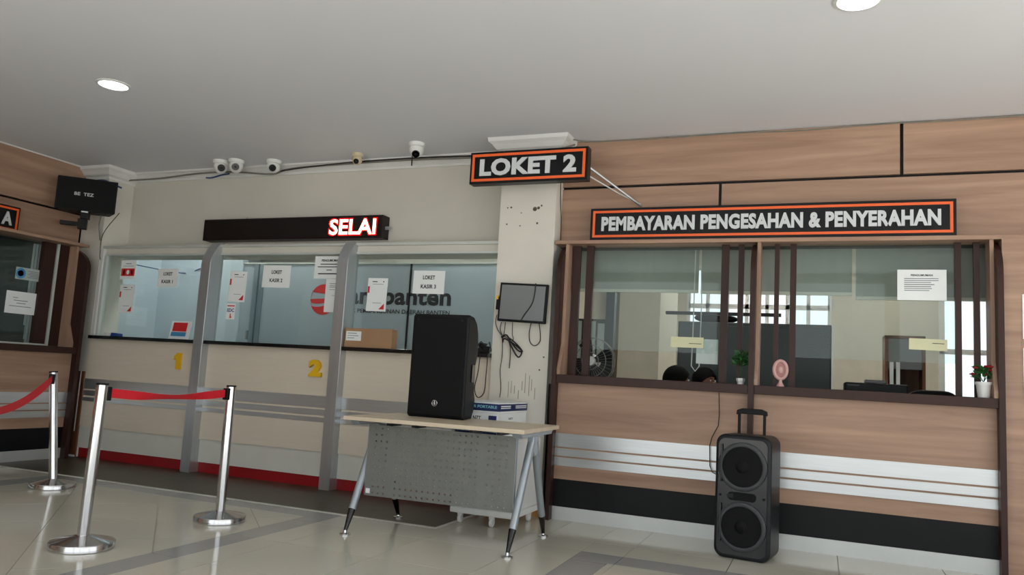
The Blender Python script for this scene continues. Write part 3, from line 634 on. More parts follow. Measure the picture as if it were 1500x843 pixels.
def e2(t):
    MB().lathe([(.022, 5.0475), (.022, 5.0505)], (-2.335, 0, .738), 20, 'y').build('round_logo', 'print_sky', t)
    text('lettering', 'NZT', 'ink', t, (-2.255, 5.0505, .735), .06, .026, depth=.002)
    B(-2.165, -2.105, 5.0465, 5.0505, .715, .755).build('label_patch', 'navy', t)
    text('lettering', 'NZT', 'ink_grey', t, (-2.0895, 5.28, .733), .08, .014, right=(0,1,0), depth=.002)
def e3(t):
    MB().box(-2.453, -2.087, 5.037, 5.043, .787, .838).box(-2.092, -2.087, 5.043, 5.605, .787, .838).build('blue_band', 'navy', t)
    text('lettering', 'PROJECTOR PORTABLE', 'print_cyan', t, (-2.265, 5.037, .813), .33, .026, depth=.002, bold=.03)
    MB().box(-2.0875, -2.085, 5.08, 5.26, .818, .826).box(-2.0875, -2.085, 5.08, 5.26, .806, .812).box(-2.0875, -2.085, 5.36, 5.58, .818, .826).box(-2.0875, -2.085, 5.36, 5.58, .806, .812).build('side_print', 'paper', t)
carton('white and navy box at the bottom of the stack behind the table', -2.45, -2.09, 5.05, 5.60, .601, .70, 'paper', e1)
carton('white box with round blue logo in the middle of the stack', -2.45, -2.09, 5.05, 5.60, .701, .775, 'paper', e2)
carton('flat box with navy band reading PORTABLE on top of the stack', -2.452, -2.088, 5.041, 5.604, .776, .846, 'paper', e3)

# ---- monitor on the column with hanging cables
mo = T('wall_monitor', 'small grey-screened monitor with black bezel mounted on the column', 'monitor', (-2.172, 5.60, 1.46)); mo.rotation_euler = (0, math.radians(2.2), 0)
def L_(m): return m
B(-.20, .20, -.02, .012, .0, .305).build('bezel', 'black_plastic', mo, local=True, bevel=.005)
B(-.183, .183, -.0225, -.018, .018, .288).build('screen', 'screen', mo, local=True)
B(-.08, .08, .012, .05, .08, .22).build('mount', 'black_plastic', mo, local=True)
B(-.225, -.20, -.01, .02, .09, .19).build('side_bracket', 'black_plastic', mo, local=True); B(-.228, -.21, -.015, .015, .17, .20).build('bracket_tab', 'yellow_num', mo, local=True)
def cable(label, pts, r=.004, material='cable_black', cat='cable', name='cable', group=None):
    # smooth the polyline
    P = [Vector(p) for p in pts]; Q = []
    for i in range(len(P)-1):
        p0, p1, p2, p3 = P[max(i-1,0)], P[i], P[i+1], P[min(i+2,len(P)-1)]
        for k in range(5):
            t = k/5; Q.append(.5*((2*p1)+(-p0+p2)*t+(2*p0-5*p1+4*p2-p3)*t*t+(-p0+3*p1-3*p2+p3)*t**3))
    Q.append(P[-1]); low = min(P, key=lambda p: p.z)
    return tag(MB().tube(Q, r, 6).build(name, material, loc=tuple(low), smooth=True), label, cat, group)
cable('black cable draped across the face of the wall monitor', [(-2.06, 5.572, 1.765), (-2.065, 5.572, 1.68), (-2.085, 5.572, 1.60), (-2.14, 5.572, 1.52), (-2.165, 5.572, 1.475)], .0045)
cable('black cable loop hanging under the right of the monitor', [(-2.095, 5.61, 1.46), (-2.11, 5.62, 1.38), (-2.10, 5.625, 1.31), (-2.06, 5.63, 1.285), (-2.02, 5.625, 1.32), (-2.02, 5.62, 1.39), (-2.03, 5.61, 1.46)])
cable('black cable dropping from the left of the monitor to the boxes', [(-2.395, 5.63, 1.52), (-2.405, 5.635, 1.46), (-2.385, 5.64, 1.40), (-2.345, 5.64, 1.34), (-2.335, 5.642, 1.20), (-2.345, 5.642, 1.08), (-2.33, 5.642, .95), (-2.335, 5.64, .87)], .003)
cable('black cable with plug hanging from the knot below the monitor', [(-2.345, 5.61, 1.46), (-2.36, 5.63, 1.40), (-2.33, 5.63, 1.35), (-2.30, 5.63, 1.34), (-2.27, 5.63, 1.28), (-2.265, 5.64, 1.20), (-2.268, 5.64, 1.10)], .0035)
cable('black cable running from monitor to the bundled knot', [(-2.31, 5.61, 1.46), (-2.325, 5.63, 1.38), (-2.335, 5.635, 1.33)], .003)
cable('short black cable ending in the coil below the monitor', [(-2.25, 5.61, 1.46), (-2.255, 5.63, 1.37), (-2.245, 5.632, 1.33), (-2.26, 5.63, 1.30)], .003)
cable('coiled bundle of black cable below the monitor', [(-2.345, 5.625, 1.34), (-2.30, 5.62, 1.36), (-2.26, 5.62, 1.31), (-2.20, 5.62, 1.245), (-2.16, 5.625, 1.235), (-2.21, 5.625, 1.29), (-2.28, 5.62, 1.335), (-2.24, 5.62, 1.25), (-2.19, 5.62, 1.19), (-2.165, 5.625, 1.23), (-2.20, 5.62, 1.27), (-2.31, 5.62, 1.33), (-2.33, 5.625, 1.30)], .006)
cable('black cable loop hanging from the counter behind the loudspeaker', [(-2.50, 5.59, 1.20), (-2.51, 5.585, 1.05), (-2.53, 5.585, .93), (-2.50, 5.585, .86), (-2.45, 5.59, .90), (-2.44, 5.59, 1.05), (-2.437, 5.59, 1.20)], .004)
ad = T('adapter_pile', 'pile of black power adapters and cable on the cashier countertop', 'adapters', (-2.51, 5.70, 1.208))
B(-2.57, -2.52, 5.63, 5.68, 1.209, 1.25).build('adapter', 'black_plastic', ad, bevel=.004); B(-2.50, -2.455, 5.62, 5.67, 1.209, 1.265).build('adapter', 'black_plastic', ad, bevel=.004); B(-2.545, -2.495, 5.645, 5.695, 1.25, 1.29).build('adapter', 'black_gloss', ad, bevel=.004)
MB().tube([(-2.58, 5.64, 1.222), (-2.56, 5.63, 1.26), (-2.52, 5.635, 1.30), (-2.48, 5.64, 1.27), (-2.45, 5.64, 1.30), (-2.44, 5.66, 1.23), (-2.50, 5.63, 1.22), (-2.55, 5.64, 1.28)], .006, 6).build('cable_loop', 'cable_black', ad, smooth=True)

# ---- things on the cashier counter
bx = T('carton_box', 'brown carton with a white label on the cashier countertop beside the second post', 'box', (-3.57, 5.67, 1.208))
B(-3.80, -3.335, 5.625, 5.715, 1.209, 1.372).build('carton', 'carton', bx, bevel=.003); B(-3.785, -3.635, 5.6225, 5.6255, 1.265, 1.345).build('label', 'paper', bx)
MB().box(-3.77, -3.68, 5.6215, 5.623, 1.325, 1.331).box(-3.77, -3.66, 5.6215, 5.623, 1.305, 1.310).box(-3.77, -3.70, 5.6215, 5.623, 1.285, 1.290).build('label_print', 'ink_grey', bx); B(-3.80, -3.335, 5.665, 5.68, 1.3715, 1.3735).build('tape', 'paper_yellow', bx)
st = T('table_sign', 'small acrylic counter sign with red and blue print by the first post', 'sign', (-5.70, 5.70, 1.208))
MB().prism([(5.68, 1.209), (5.684, 1.209), (5.712, 1.385), (5.708, 1.385)], 'x', -5.835, -5.585).build('sheet', 'paper', st); B(-5.835, -5.585, 5.67, 5.715, 1.209, 1.213).build('foot', 'white_plastic', st)
MB().prism([(5.684, 1.285), (5.689, 1.285), (5.702, 1.37), (5.698, 1.37)], 'x', -5.80, -5.63).build('red_print', 'print_red', st); MB().prism([(5.6785, 1.238), (5.684, 1.238), (5.690, 1.278), (5.685, 1.278)], 'x', -5.81, -5.63).build('blue_print', 'print_sky', st)
tag(MB().prism(rrect(-6.66, -6.585, 1.209, 1.243, .008), 'y', 5.66, 5.71).build('card_holder', 'white_plastic', loc=(-6.62, 5.685, 1.209)), 'small white card holder at the left end of the cashier countertop', 'holder')
tag(MB().prism([(-6.575, 1.209), (-6.47, 1.209), (-6.475, 1.238), (-6.565, 1.245)], 'y', 5.66, 5.72).build('stapler_box', 'print_blue', loc=(-6.52, 5.69, 1.209), bevel=.003), 'small blue box on the cashier countertop beside the white card holder', 'box')
bk = T('button_unit', 'small white button unit on the first cashier glass above the acrylic sign', 'switch', (-5.50, 5.72, 1.43))
B(-5.525, -5.48, 5.716, 5.7245, 1.44, 1.51).build('case', 'white_plastic', bk, bevel=.002); B(-5.515, -5.493, 5.714, 5.717, 1.47, 1.495).build('button', 'black_gloss', bk)

# ---- corner loudspeaker on bracket
ws = T('wall_loudspeaker', 'black wall loudspeaker with white lettering, bracketed high in the left corner', 'loudspeaker', (-6.81, 5.40, 2.375), math.radians(43))
m = MB().prism([(-.27, -.02), (.27, -.02), (.20, .19), (-.20, .19)], 'z', .05, .38).build('cabinet', 'black_plastic', ws, local=True, bevel=.008)
B(-.255, .255, -.028, -.018, .062, .368).build('grille', 'black_grille', ws, local=True, bevel=.004)
text('lettering', 'BE  TEZ', 'sign_letter', ws, (-.02, -.0285, .215), .17, .032, depth=.002, local=True)
MB().box(-.04, .04, .02, .10, -.02, .05).box(-.06, .02, .04, .12, -.12, -.02).box(-.22, -.04, .07, .11, -.09, -.05).build('bracket', 'black_plastic', ws, local=True, bevel=.004)
B(-.03, .03, -.012, .01, .038, .05).build('maker_plate', 'steel_strip', ws, local=True)
cable('black cable hanging straight from the wall loudspeaker', [(-6.60, 5.62, 2.45), (-6.83, 5.655, 2.25), (-6.85, 5.66, 2.05), (-6.845, 5.67, 1.98)], .004)
cable('short grey cable under the wall loudspeaker bracket', [(-6.80, 5.58, 2.42), (-6.86, 5.62, 2.33), (-6.87, 5.66, 2.18)], .006, 'cable_grey')
cable('dark blue cable bundle wrapped round the corner column crown', [(-7.12, 5.66, 2.80), (-7.0, 5.655, 2.815), (-6.9, 5.655, 2.81), (-6.82, 5.665, 2.78), (-6.80, 5.78, 2.76)], .010, 'cable_blue')

# ---- cctv domes
def dome(label, x, y, r, material='white_plastic', aim=(.6, -.75, -.35), look='turret'):
    t = T('dome_camera', label, 'camera', (x, y, CEIL), 0, 'ceiling cameras above the cashier counter')
    MB().lathe([(r*.98, 0), (r, -.010), (r*.95, -.03), (r*.8, -.036)], (0,0,0), 28).build('mount', material, t, smooth=True, local=True)
    MB().ball((0,0,-.06), (r*.86,)*3, 20, 12).build('turret', material, t, smooth=True, local=True)
    d = Vector(aim).normalized(); c = Vector((0,0,-.06))
    e = MB().tube([c+d*r*.60, c+d*r*.88], r*.46, 20).build('lens_window', 'black_gloss', t, smooth=True, local=True)
    MB().tube([c+d*r*.87, c+d*r*.92], r*.14, 12).build('lens', 'dark_grey_plastic', e, smooth=True, local=True)
    return t
dome('white dome camera leftmost above the running-text display', -5.43, 5.70, .075, aim=(.75, -.6, -.35))
dome('white dome camera second from the left, close to its neighbour', -5.25, 5.71, .075, aim=(.6, -.75, -.3))
dome('white dome camera with three small eyes, third from the left', -4.87, 5.79, .072, aim=(.5, -.8, -.45))
dome('small beige dome camera above the lit letters', -3.90, 5.74, .052, 'beige_plastic', aim=(.3, -.8, -.5))
dome('white dome camera nearest the LOKET 2 sign, tinted bubble facing down', -3.20, 5.57, .072, aim=(.25, -.6, -.75))
cable('long grey cable run along the cornice above the cashier counter', [(-6.86, 5.89, 2.87), (-6.4, 5.893, 2.875), (-5.85, 5.893, 2.905), (-5.4, 5.893, 2.895), (-4.97, 5.893, 2.855), (-4.73, 5.893, 2.90), (-4.04, 5.893, 2.915), (-3.46, 5.893, 2.918), (-2.85, 5.89, 2.905), (-2.45, 5.88, 2.90)], .009, 'cable_grey')
cable('dark second cable beside the cornice cable', [(-4.85, 5.88, 2.878), (-4.5, 5.885, 2.905), (-4.0, 5.885, 2.925), (-3.4, 5.885, 2.93), (-2.8, 5.885, 2.918), (-2.45, 5.87, 2.91)], .006, 'cable_black')
cable('short blue cable end under the leftmost cameras', [(-5.80, 5.91, 2.86), (-5.72, 5.905, 2.855), (-5.6, 5.9, 2.875), (-5.5, 5.9, 2.885)], .008, 'cable_blue')
cable('curly black wire left of the leftmost camera', [(-5.62, 5.85, 2.95), (-5.62, 5.86, 2.90), (-5.58, 5.87, 2.895), (-5.55, 5.87, 2.91), (-5.5, 5.86, 2.915)], .004, 'cable_black')
cable('thin wire along the top edge of the wood wall', [(-1.84, 5.66, 2.93), (-1.7, 5.79, 2.945), (-1.2, 5.793, 2.94), (-.6, 5.793, 2.945), (-.2, 5.793, 2.935), (.4, 5.793, 2.945), (.8, 5.793, 2.94), (1.6, 5.793, 2.945)], .005, 'cable_grey')
cable('cable tangle crossing the column crown behind the LOKET 2 sign', [(-2.55, 5.60, 2.83), (-2.35, 5.60, 2.80), (-2.15, 5.60, 2.83), (-2.0, 5.60, 2.815), (-1.90, 5.62, 2.85), (-1.84, 5.70, 2.90)], .007, 'cable_grey')
cable('thin dark wire running down the right face of the column', [(-1.953, 5.73, 2.62), (-1.948, 5.74, 2.45), (-1.949, 5.78, 2.30), (-1.95, 5.79, 2.13)], .003, 'cable_black')
tag(MB().tube([(-3.42, 5.885, 2.96-.005), (-3.42, 5.885, 2.86)], .006, 6).build('cable_hook', 'cable_black', loc=(-3.42, 5.885, 2.86)), 'dark hook pinning the cornice cables left of the column', 'hook')

# ---- downlights, with unseen fill lights added in the back rooms
def lamp(label, x, y, z=CEIL, group='recessed ceiling downlights', em='lamp_disc'):
    t = T('downlight', label, 'ceiling light', (x, y, z), 0, group)
    MB().lathe([(.115, 0), (.115, -.006), (.098, -.010), (.095, 0)], (0,0,0), 32, cap=False).build('rim', 'white_plastic', t, smooth=True, local=True)
    MB().lathe([(.097, -.004), (.097, -.003)], (0,0,0), 32).build('disc', em, t, local=True)
lamp('bright round downlight in the ceiling at upper left', -4.74, 3.86); lamp('round downlight cut by the top edge at upper right', .15, 3.90)
for x, y in ((-4.74, 1.2), (.15, 1.2), (2.6, 1.2), (2.6, 3.9)): lamp('round downlight in the ceiling behind the viewer', x, y)
for x, y in ((-1.1, 7.0), (.9, 7.0), (.9, 9.2), (-.9, 9.2)): lamp('unseen fill light added in the office ceiling', x, y, group='office fill lights', em='office_fill_lamp')  # out-of-view lamps added to brighten the office
for x, y in ((-6.6, 6.45), (-4.8, 7.6), (-3.2, 7.6), (-5.3, 6.45), (-3.2, 6.45)): lamp('unseen fill light added in the cashier room ceiling', x, y, group='cashier room fill lights', em='fill_lamp')  # invented lamps that lift the light in the cashier room

lamp('unseen fill light added in the room behind the left window', -7.9, 5.0, CEIL-.3, 'left room fill light', 'fill_lamp')  # added to brighten the dim room behind the left glass
# ---- plants and ornament on the sills
def leafy(mb, c, n, r, size, up_=0.3):
    for i in range(n):
        a = random.uniform(0, 2*math.pi); e = random.uniform(-.3, 1.2); q = r*random.uniform(.35, 1)
        p = Vector(c)+Vector((math.cos(a)*math.cos(e), math.sin(a)*math.cos(e), math.sin(e)*1.15))*q
        d = Vector((math.cos(a), math.sin(a), up_+random.uniform(-.8, .8))).normalized(); s_ = d.cross(Vector((random.uniform(-1,1), random.uniform(-1,1), random.uniform(.2,1)))).normalized(); k = size*random.uniform(.7, 1.2); w = d.cross(s_)*.0015
        V = [p-d*k*.5, p+s_*k*.28, p+d*k*.6, p-s_*k*.28]
        mb.add([v+w for v in V]+[v-w for v in V], [(0,1,2,3),(7,6,5,4),(0,4,5,1),(1,5,6,2),(2,6,7,3),(3,7,4,0)])
    return mb
def potted(name, label, x, y, z, rp, hp, flower):
    t = T(name, label, 'plant', (x, y, z))
    if flower: MB().lathe([(rp*.72, 0), (rp*.95, hp*.82), (rp*1.08, hp*.82), (rp*1.08, hp), (rp*.92, hp), (rp*.9, hp*.9)], (0,0,0), 24).build('pot', 'white_plastic', t, smooth=True, local=True)
    else: MB().lathe([(rp*.75, 0), (rp*.75, .006), (rp*.7, .008), (rp, hp*.6), (rp*1.05, hp), (rp*.9, hp), (rp*.88, hp*.85)], (0,0,0), 6).build('pot', 'white_plastic', t, local=True)
    MB().lathe([(rp*.88, hp*.84), (rp*.2, hp*.88)], (0,0,0), 16).build('soil', 'soil', t, local=True)
    if flower:
        leafy(MB(), (0, 0, hp+.04), 34, .065, .05).build('foliage', 'leaf', t, local=True)
        for i, (fx, fy, fz, r) in enumerate(((-.06, 0, .125, .018), (-.045, -.01, .165, .016), (.01, .0, .125, .016), (.03, -.01, .175, .028), (.045, 0, .155, .022), (.02, .02, .15, .018))):
            MB().tube([(0, 0, hp), (fx*.6, fy, hp+fz*.3), (fx, fy, fz+.02)], .002, 5).build('stem', 'leaf', t, local=True)
            f = MB()
            for k in range(9):
                a = 2*math.pi*k/9; f.ball((fx+math.cos(a)*r*.6, fy+math.sin(a)*r*.6, fz+.02), (r*.5, r*.5, r*.28), 6, 4)
            f.ball((fx, fy, fz+.024), (r*.5, r*.5, r*.35), 6, 4).build('flower', 'flower_red', t, smooth=True, local=True)
    else:
        MB().tube([(0,0,hp*.8), (.002, 0, hp+.05), (0, 0, hp+.11)], .004, 6).build('stem', 'leaf', t, local=True)
        leafy(MB(), (0, 0, hp+.115), 90, .072, .045, -.1).build('foliage', 'leaf', t, local=True)
potted('potted_plant', 'small green plant in a white pot on the left service sill', -.523, 5.655, 1.0755, .030, .042, False)
potted('potted_flowers', 'red flowering plant in a white pot on the right service sill', .953, 5.66, 1.0755, .046, .098, True)
pk = T('pink_ornament', 'small pink oval-headed object on the right service sill behind the slats', 'ornament', (-.262, 5.70, 1.0755))
MB().tube([(.042*math.cos(a), 0, .115+.062*math.sin(a)) for a in [2*math.pi*i/28 for i in range(28)]], .012, 8, close=True).build('rim', 'pink', pk, smooth=True, local=True)
MB().ball((0, .008, .115), (.040, .012, .058), 20, 10).build('face', 'pink_dark', pk, smooth=True, local=True); MB().ball((0, -.004, .115), (.018, .010, .026), 14, 8).build('centre', 'pink', pk, smooth=True, local=True)
MB().lathe([(.026, 0), (.024, .01), (.012, .03), (.010, .06)], (0,0,0), 18).build('stand', 'pink', pk, smooth=True, local=True)

# ================================================================== BEHIND THE GLASS
# frosted partition with the bank's mark
fp = T('frosted_partition', 'blue-grey frosted glass partition with red round logo and bankbanten lettering', 'partition', (-4.3, 6.9, 0))
for a, b in ((-6.08, -5.92), (-5.78, -3.93), (-3.91, -2.46)):
    B(a, b, 6.90, 6.915, 0.0, 2.13).build('panel', 'frosted', fp)
B(-5.92, -5.86, 6.885, 6.93, 0, 2.13).build('door_stile', 'door_frame_blue', fp); B(-5.84, -5.78, 6.885, 6.93, 0, 2.13).build('door_stile', 'door_frame_blue', fp); B(-5.935, -5.915, 6.86, 6.885, 1.28, 1.38).build('door_handle', 'chrome', fp)
B(-6.08, -2.46, 6.885, 6.93, 2.13, 2.148).build('top_rail', 'alu_white', fp); B(-3.93, -3.91, 6.892, 6.922, 0, 2.13).build('joint', 'dark_grey_plastic', fp)
lx, lz, lr = -4.97, 1.745, .165
def band(z0f, z1f):   # slice of the disc between two curves
    m = MB(); n = 16; top = []; bot = []
    for i in range(n+1):
        u = -1+2*i/n; x = u*lr*.999; hh = math.sqrt(max(0, lr*lr-x*x)); top.append((lx+x, lz+min(hh, max(-hh, z1f(u)*lr)))); bot.append((lx+x, lz+max(-hh, min(hh, z0f(u)*lr))))
    for i in range(n):
        q = [bot[i], bot[i+1], top[i+1], top[i]]
        m.add([(p[0], 6.896, p[1]) for p in q]+[(p[0], 6.901, p[1]) for p in q], [(0,1,2,3),(7,6,5,4),(0,4,5,1),(2,6,7,3)])
    return m
band(lambda u: .38-.12*u, lambda u: 1.1).build('logo_shape', 'print_red', fp); band(lambda u: -.02-.22*(1-u*u)+.2*u, lambda u: .06+.05*u).build('logo_shape', 'print_red', fp); band(lambda u: -1.1, lambda u: -.42+.32*u*u+.30*u).build('logo_shape', 'print_red', fp)
text('lettering', 'bankbanten', 'ink', fp, (-4.115, 6.8995, 1.795), 1.34, .185, depth=.003, bold=.03)
text('lettering', 'BANK PEMBANGUNAN DAERAH BANTEN', 'ink', fp, (-4.09, 6.8995, 1.635), 1.28, .042, depth=.003, bold=.005)
cable('dark wire drooping inside the first cashier bay', [(-7.27, 6.4, 2.06), (-6.95, 6.86, 2.02), (-6.7, 6.87, 2.07), (-6.5, 6.87, 2.14)], .006, 'cable_blue')
# roller blinds
def blind(label, x0, x1, zb, y):
    t = T('roller_blind', label, 'blind', ((x0+x1)/2, y, zb), 0, 'roller blinds behind the service windows')
    m = MB(); n = 12
    for i in range(n):
        a, b = x0+(x1-x0)*i/n, x0+(x1-x0)*(i+1)/n; m.box(a, b, y, y+.004, zb+.02, 2.6)
    B(x0, x1, y, y+.003, zb+.02, 2.60).build('fabric', 'blind', t); B(x0, x1, y-.006, y+.010, zb, zb+.026).build('bottom_rail', 'blind_rail', t, bevel=.003); MB().tube([(x0, y, 2.62), (x1, y, 2.62)], .03, 12).build('roller', 'blind_rail', t, smooth=True)
    return t
blind('grey roller blind behind the left service window, left half', -2.05, -.905, 1.775, 6.15); blind('grey roller blind spanning the middle post', -.89, .205, 1.772, 6.17); blind('grey roller blind hanging lowest behind the announcement sheet', .23, 1.55, 1.742, 6.15)
MB_c = MB().tube([(-.925, 6.10, 2.55), (-.93, 6.10, 1.40), (-.935, 6.10, 1.20), (-.905, 6.10, 1.16), (-.875, 6.10, 1.20), (-.87, 6.10, 1.70), (-.90, 6.10, 2.55)], .0045, 6); tag(MB_c.build('blind_cord', 'white_plastic', loc=(-.905, 6.10, 1.16), smooth=True), 'white looped blind cord hanging behind the pale yellow slip', 'cord')
# green cabinet
gc = T('tall_cabinet', 'dark green tall cabinet standing in the office behind the windows', 'cabinet', (-.6, 7.7, 0))
B(-1.285, .085, 7.50, 7.95, 0, 1.665).build('body', 'green_cabinet', gc, bevel=.01)
for x0, x1 in ((-1.275, -.61), (-.59, .075)): B(x0, x1, 7.488, 7.50, .05, 1.63).build('door', 'green_cabinet', gc, bevel=.004)
B(.086, .10, 7.48, 7.50, .2, 1.66).build('edge_strip', 'alu_white', gc)
tag(B(-1.42, -.35, 7.55, 7.60, 1.735, 1.765).build('curtain_rod', 'dark_grey_plastic', loc=(-.9, 7.57, 1.735)), 'dark rail lying above the dark green cabinet', 'rail')
gp = T('hanging_coat', 'dark bundle on the rail above the green cabinet', 'bundle', (-.95, 7.66, 1.665))
MB().ball((-1.0, 7.66, 1.717), (.16, .06, .05), 14, 8).ball((-.88, 7.66, 1.707), (.14, .06, .04), 14, 8).build('bundle', 'black_plastic', gp, smooth=True)
# dark post with papers, fan
dp = T('notice_post', 'dark post with two hanging paper sheets behind the fan', 'post', (-1.86, 7.0, 0)); B(-1.87, -1.79, 6.98, 7.06, 0, 2.7).build('post', 'green_cabinet', dp); B(-2.30, -1.87, 7.0, 7.02, 0, 1.62).build('board', 'green_cabinet', dp)
B(-2.02, -1.965, 6.993, 7.0, 1.28, 1.60).build('sheet', 'paper_film', dp); B(-1.945, -1.88, 6.993, 7.0, 1.22, 1.58).build('sheet', 'paper_film', dp)
B(-2.25, -2.10, 6.99, 7.0, 1.25, 1.60).build('sheet', 'paper_film', dp)
fn = T('standing_fan', 'grey standing fan behind the slats at the left service window', 'fan', (-1.74, 6.12, 0)); fc = Vector((0, 0, 1.20))
MB().lathe([(.20, 0), (.20, .02), (.03, .05)], (0,.06,0), 24).build('base', 'white_plastic', fn, smooth=True, local=True); MB().tube([(0,.06,.04), (0,.06,1.12)], .014, 10).build('pole', 'white_plastic', fn, smooth=True, local=True)
cg = MB()
for r, y in ((.19, -.02), (.19, .03), (.13, -.045), (.07, -.05)): cg.tube([(fc.x+r*math.cos(a), y, fc.z+r*math.sin(a)) for a in [2*math.pi*i/36 for i in range(36)]], .0035, 5, close=True)
for k in range(36):
    a = 2*math.pi*k/36; cg.tube([(fc.x+.03*math.cos(a), -.052, fc.z+.03*math.sin(a)), (fc.x+.12*math.cos(a), -.046, fc.z+.12*math.sin(a)), (fc.x+.19*math.cos(a), -.02, fc.z+.19*math.sin(a))], .0012, 4)
cg.build('cage', 'cable_grey', fn, smooth=True, local=True)
for k in range(4):
    a = math.pi/2*k+.4; P = []
    for rr, ww, yy in ((.03, .02, 0), (.10, .05, .012), (.165, .06, .015), (.175, .02, .01)):
        c = Vector((rr*math.cos(a), 0, rr*math.sin(a))); n = Vector((-math.sin(a), 0, math.cos(a))); P.append((c+n*ww+Vector((0, yy, 0))+fc, c-n*ww+Vector((0, -yy, 0))+fc))
    V = [p for q in P for p in q]; MB().add(V, [(2*i, 2*i+1, 2*i+3, 2*i+2) for i in range(3)]).build('blade', 'dark_grey_plastic', fn, local=True)
MB().lathe([(.035, -.06), (.04, -.045), (.04, -.02)], (0,0,fc.z), 18, 'y').build('hub', 'white_plastic', fn, smooth=True, local=True); MB().ball((0,.06,fc.z), (.06,.07,.06), 14, 8).build('motor', 'white_plastic', fn, smooth=True, local=True)
# desks, printer, chair, bookcase
ds = T('office_desk', 'office desk behind the service windows', 'desk', (-.2, 6.1, 0)); B(-1.5, 1.2, 5.96, 6.12, .72, .75).build('desktop', 'table_wood', ds)
for x in (-1.47, -.15, 1.14): B(x, x+.03, 5.97, 6.11, 0, .72).build('leg_panel', 'table_wood', ds)
pr = T('printer', 'black printer on a stand seen over the right service sill', 'printer', (.37, 6.35, 0)); B(.16, .58, 6.2, 6.5, .75, 1.14).build('body', 'black_plastic', pr, bevel=.012); B(.18, .56, 6.22, 6.48, 0, .75).build('stand', 'dark_grey_plastic', pr); B(.30, .44, 6.25, 6.42, 1.14, 1.165).build('lid', 'black_gloss', pr, bevel=.004); B(.18, .26, 6.197, 6.2, 1.115, 1.125).build('badge', 'grey_ring', pr)
oc = T('office_chair', 'black office chair beside the printer', 'chair', (.82, 7.0, 0))
MB().prism(rrect(.62, 1.02, .55, 1.12, .12), 'y', 6.92, 6.98).build('backrest', 'black_plastic', oc, smooth=True, bevel=.01); MB().prism(rrect(.58, 1.04, .42, .50, .03), 'y', 6.98, 7.42).build('seat', 'black_plastic', oc); MB().tube([(.82, 7.2, .08), (.82, 7.2, .43)], .025, 10).build('column', 'chrome', oc)
for k in range(5):
    a = 2*math.pi*k/5; MB().tube([(.82, 7.2, .09), (.82+.26*math.cos(a), 7.2+.26*math.sin(a), .05)], .018, 8).build('leg', 'black_plastic', oc)
bc = T('bookcase', 'wood framed cupboard with white binders at the back of the office', 'cupboard', (.75, 9.1, 0))
MB().box(.62, .65, 9.0, 9.35, 0, 1.70).box(.97, 1.0, 9.0, 9.35, 0, 1.70).box(.62, 1.0, 9.0, 9.35, 1.67, 1.70).box(.62, 1.0, 9.33, 9.35, 0, 1.70).box(.62, 1.0, 9.0, 9.35, .9, .93).box(.62, 1.0, 9.0, 9.35, 0, .05).build('frame', 'brown_wood', bc); B(.655, .965, 9.005, 9.01, 1.35, 1.665).build('pane', 'print_cyan' if False else 'screen', bc)
for i, x in enumerate((.665, .725)): tag(B(x, x+.035, 8.97, 9.0, .931, 1.42).build('binder', 'paper', loc=(x+.017, 8.985, .931)), 'white upright strip in front of the wood framed cupboard', 'binder', 'white strips at the cupboard')
wcn = MB(); n = 14
for i in range(n):
    y0 = 5.375+.16*i/n; y1 = 5.375+.16*(i+1)/n; xo = -7.44+.012*math.sin(i*1.9); xp = -7.44+.012*math.sin((i+1)*1.9); zb = 1.05+.22*max(0, 1-i/5.0)**2
    wcn.add([(xo,y0,zb),(xp,y1,zb-.0),(xp,y1,2.25),(xo,y0,2.25),(xo-.006,y0,zb),(xp-.006,y1,zb),(xp-.006,y1,2.25),(xo-.006,y0,2.25)], [(0,1,2,3),(7,6,5,4),(0,4,5,1),(2,6,7,3)])
tag(wcn.build('white_curtain', 'white_curtain', loc=(-7.44, 5.45, 1.05)), 'white curtain strip hanging inside the left window', 'curtain')

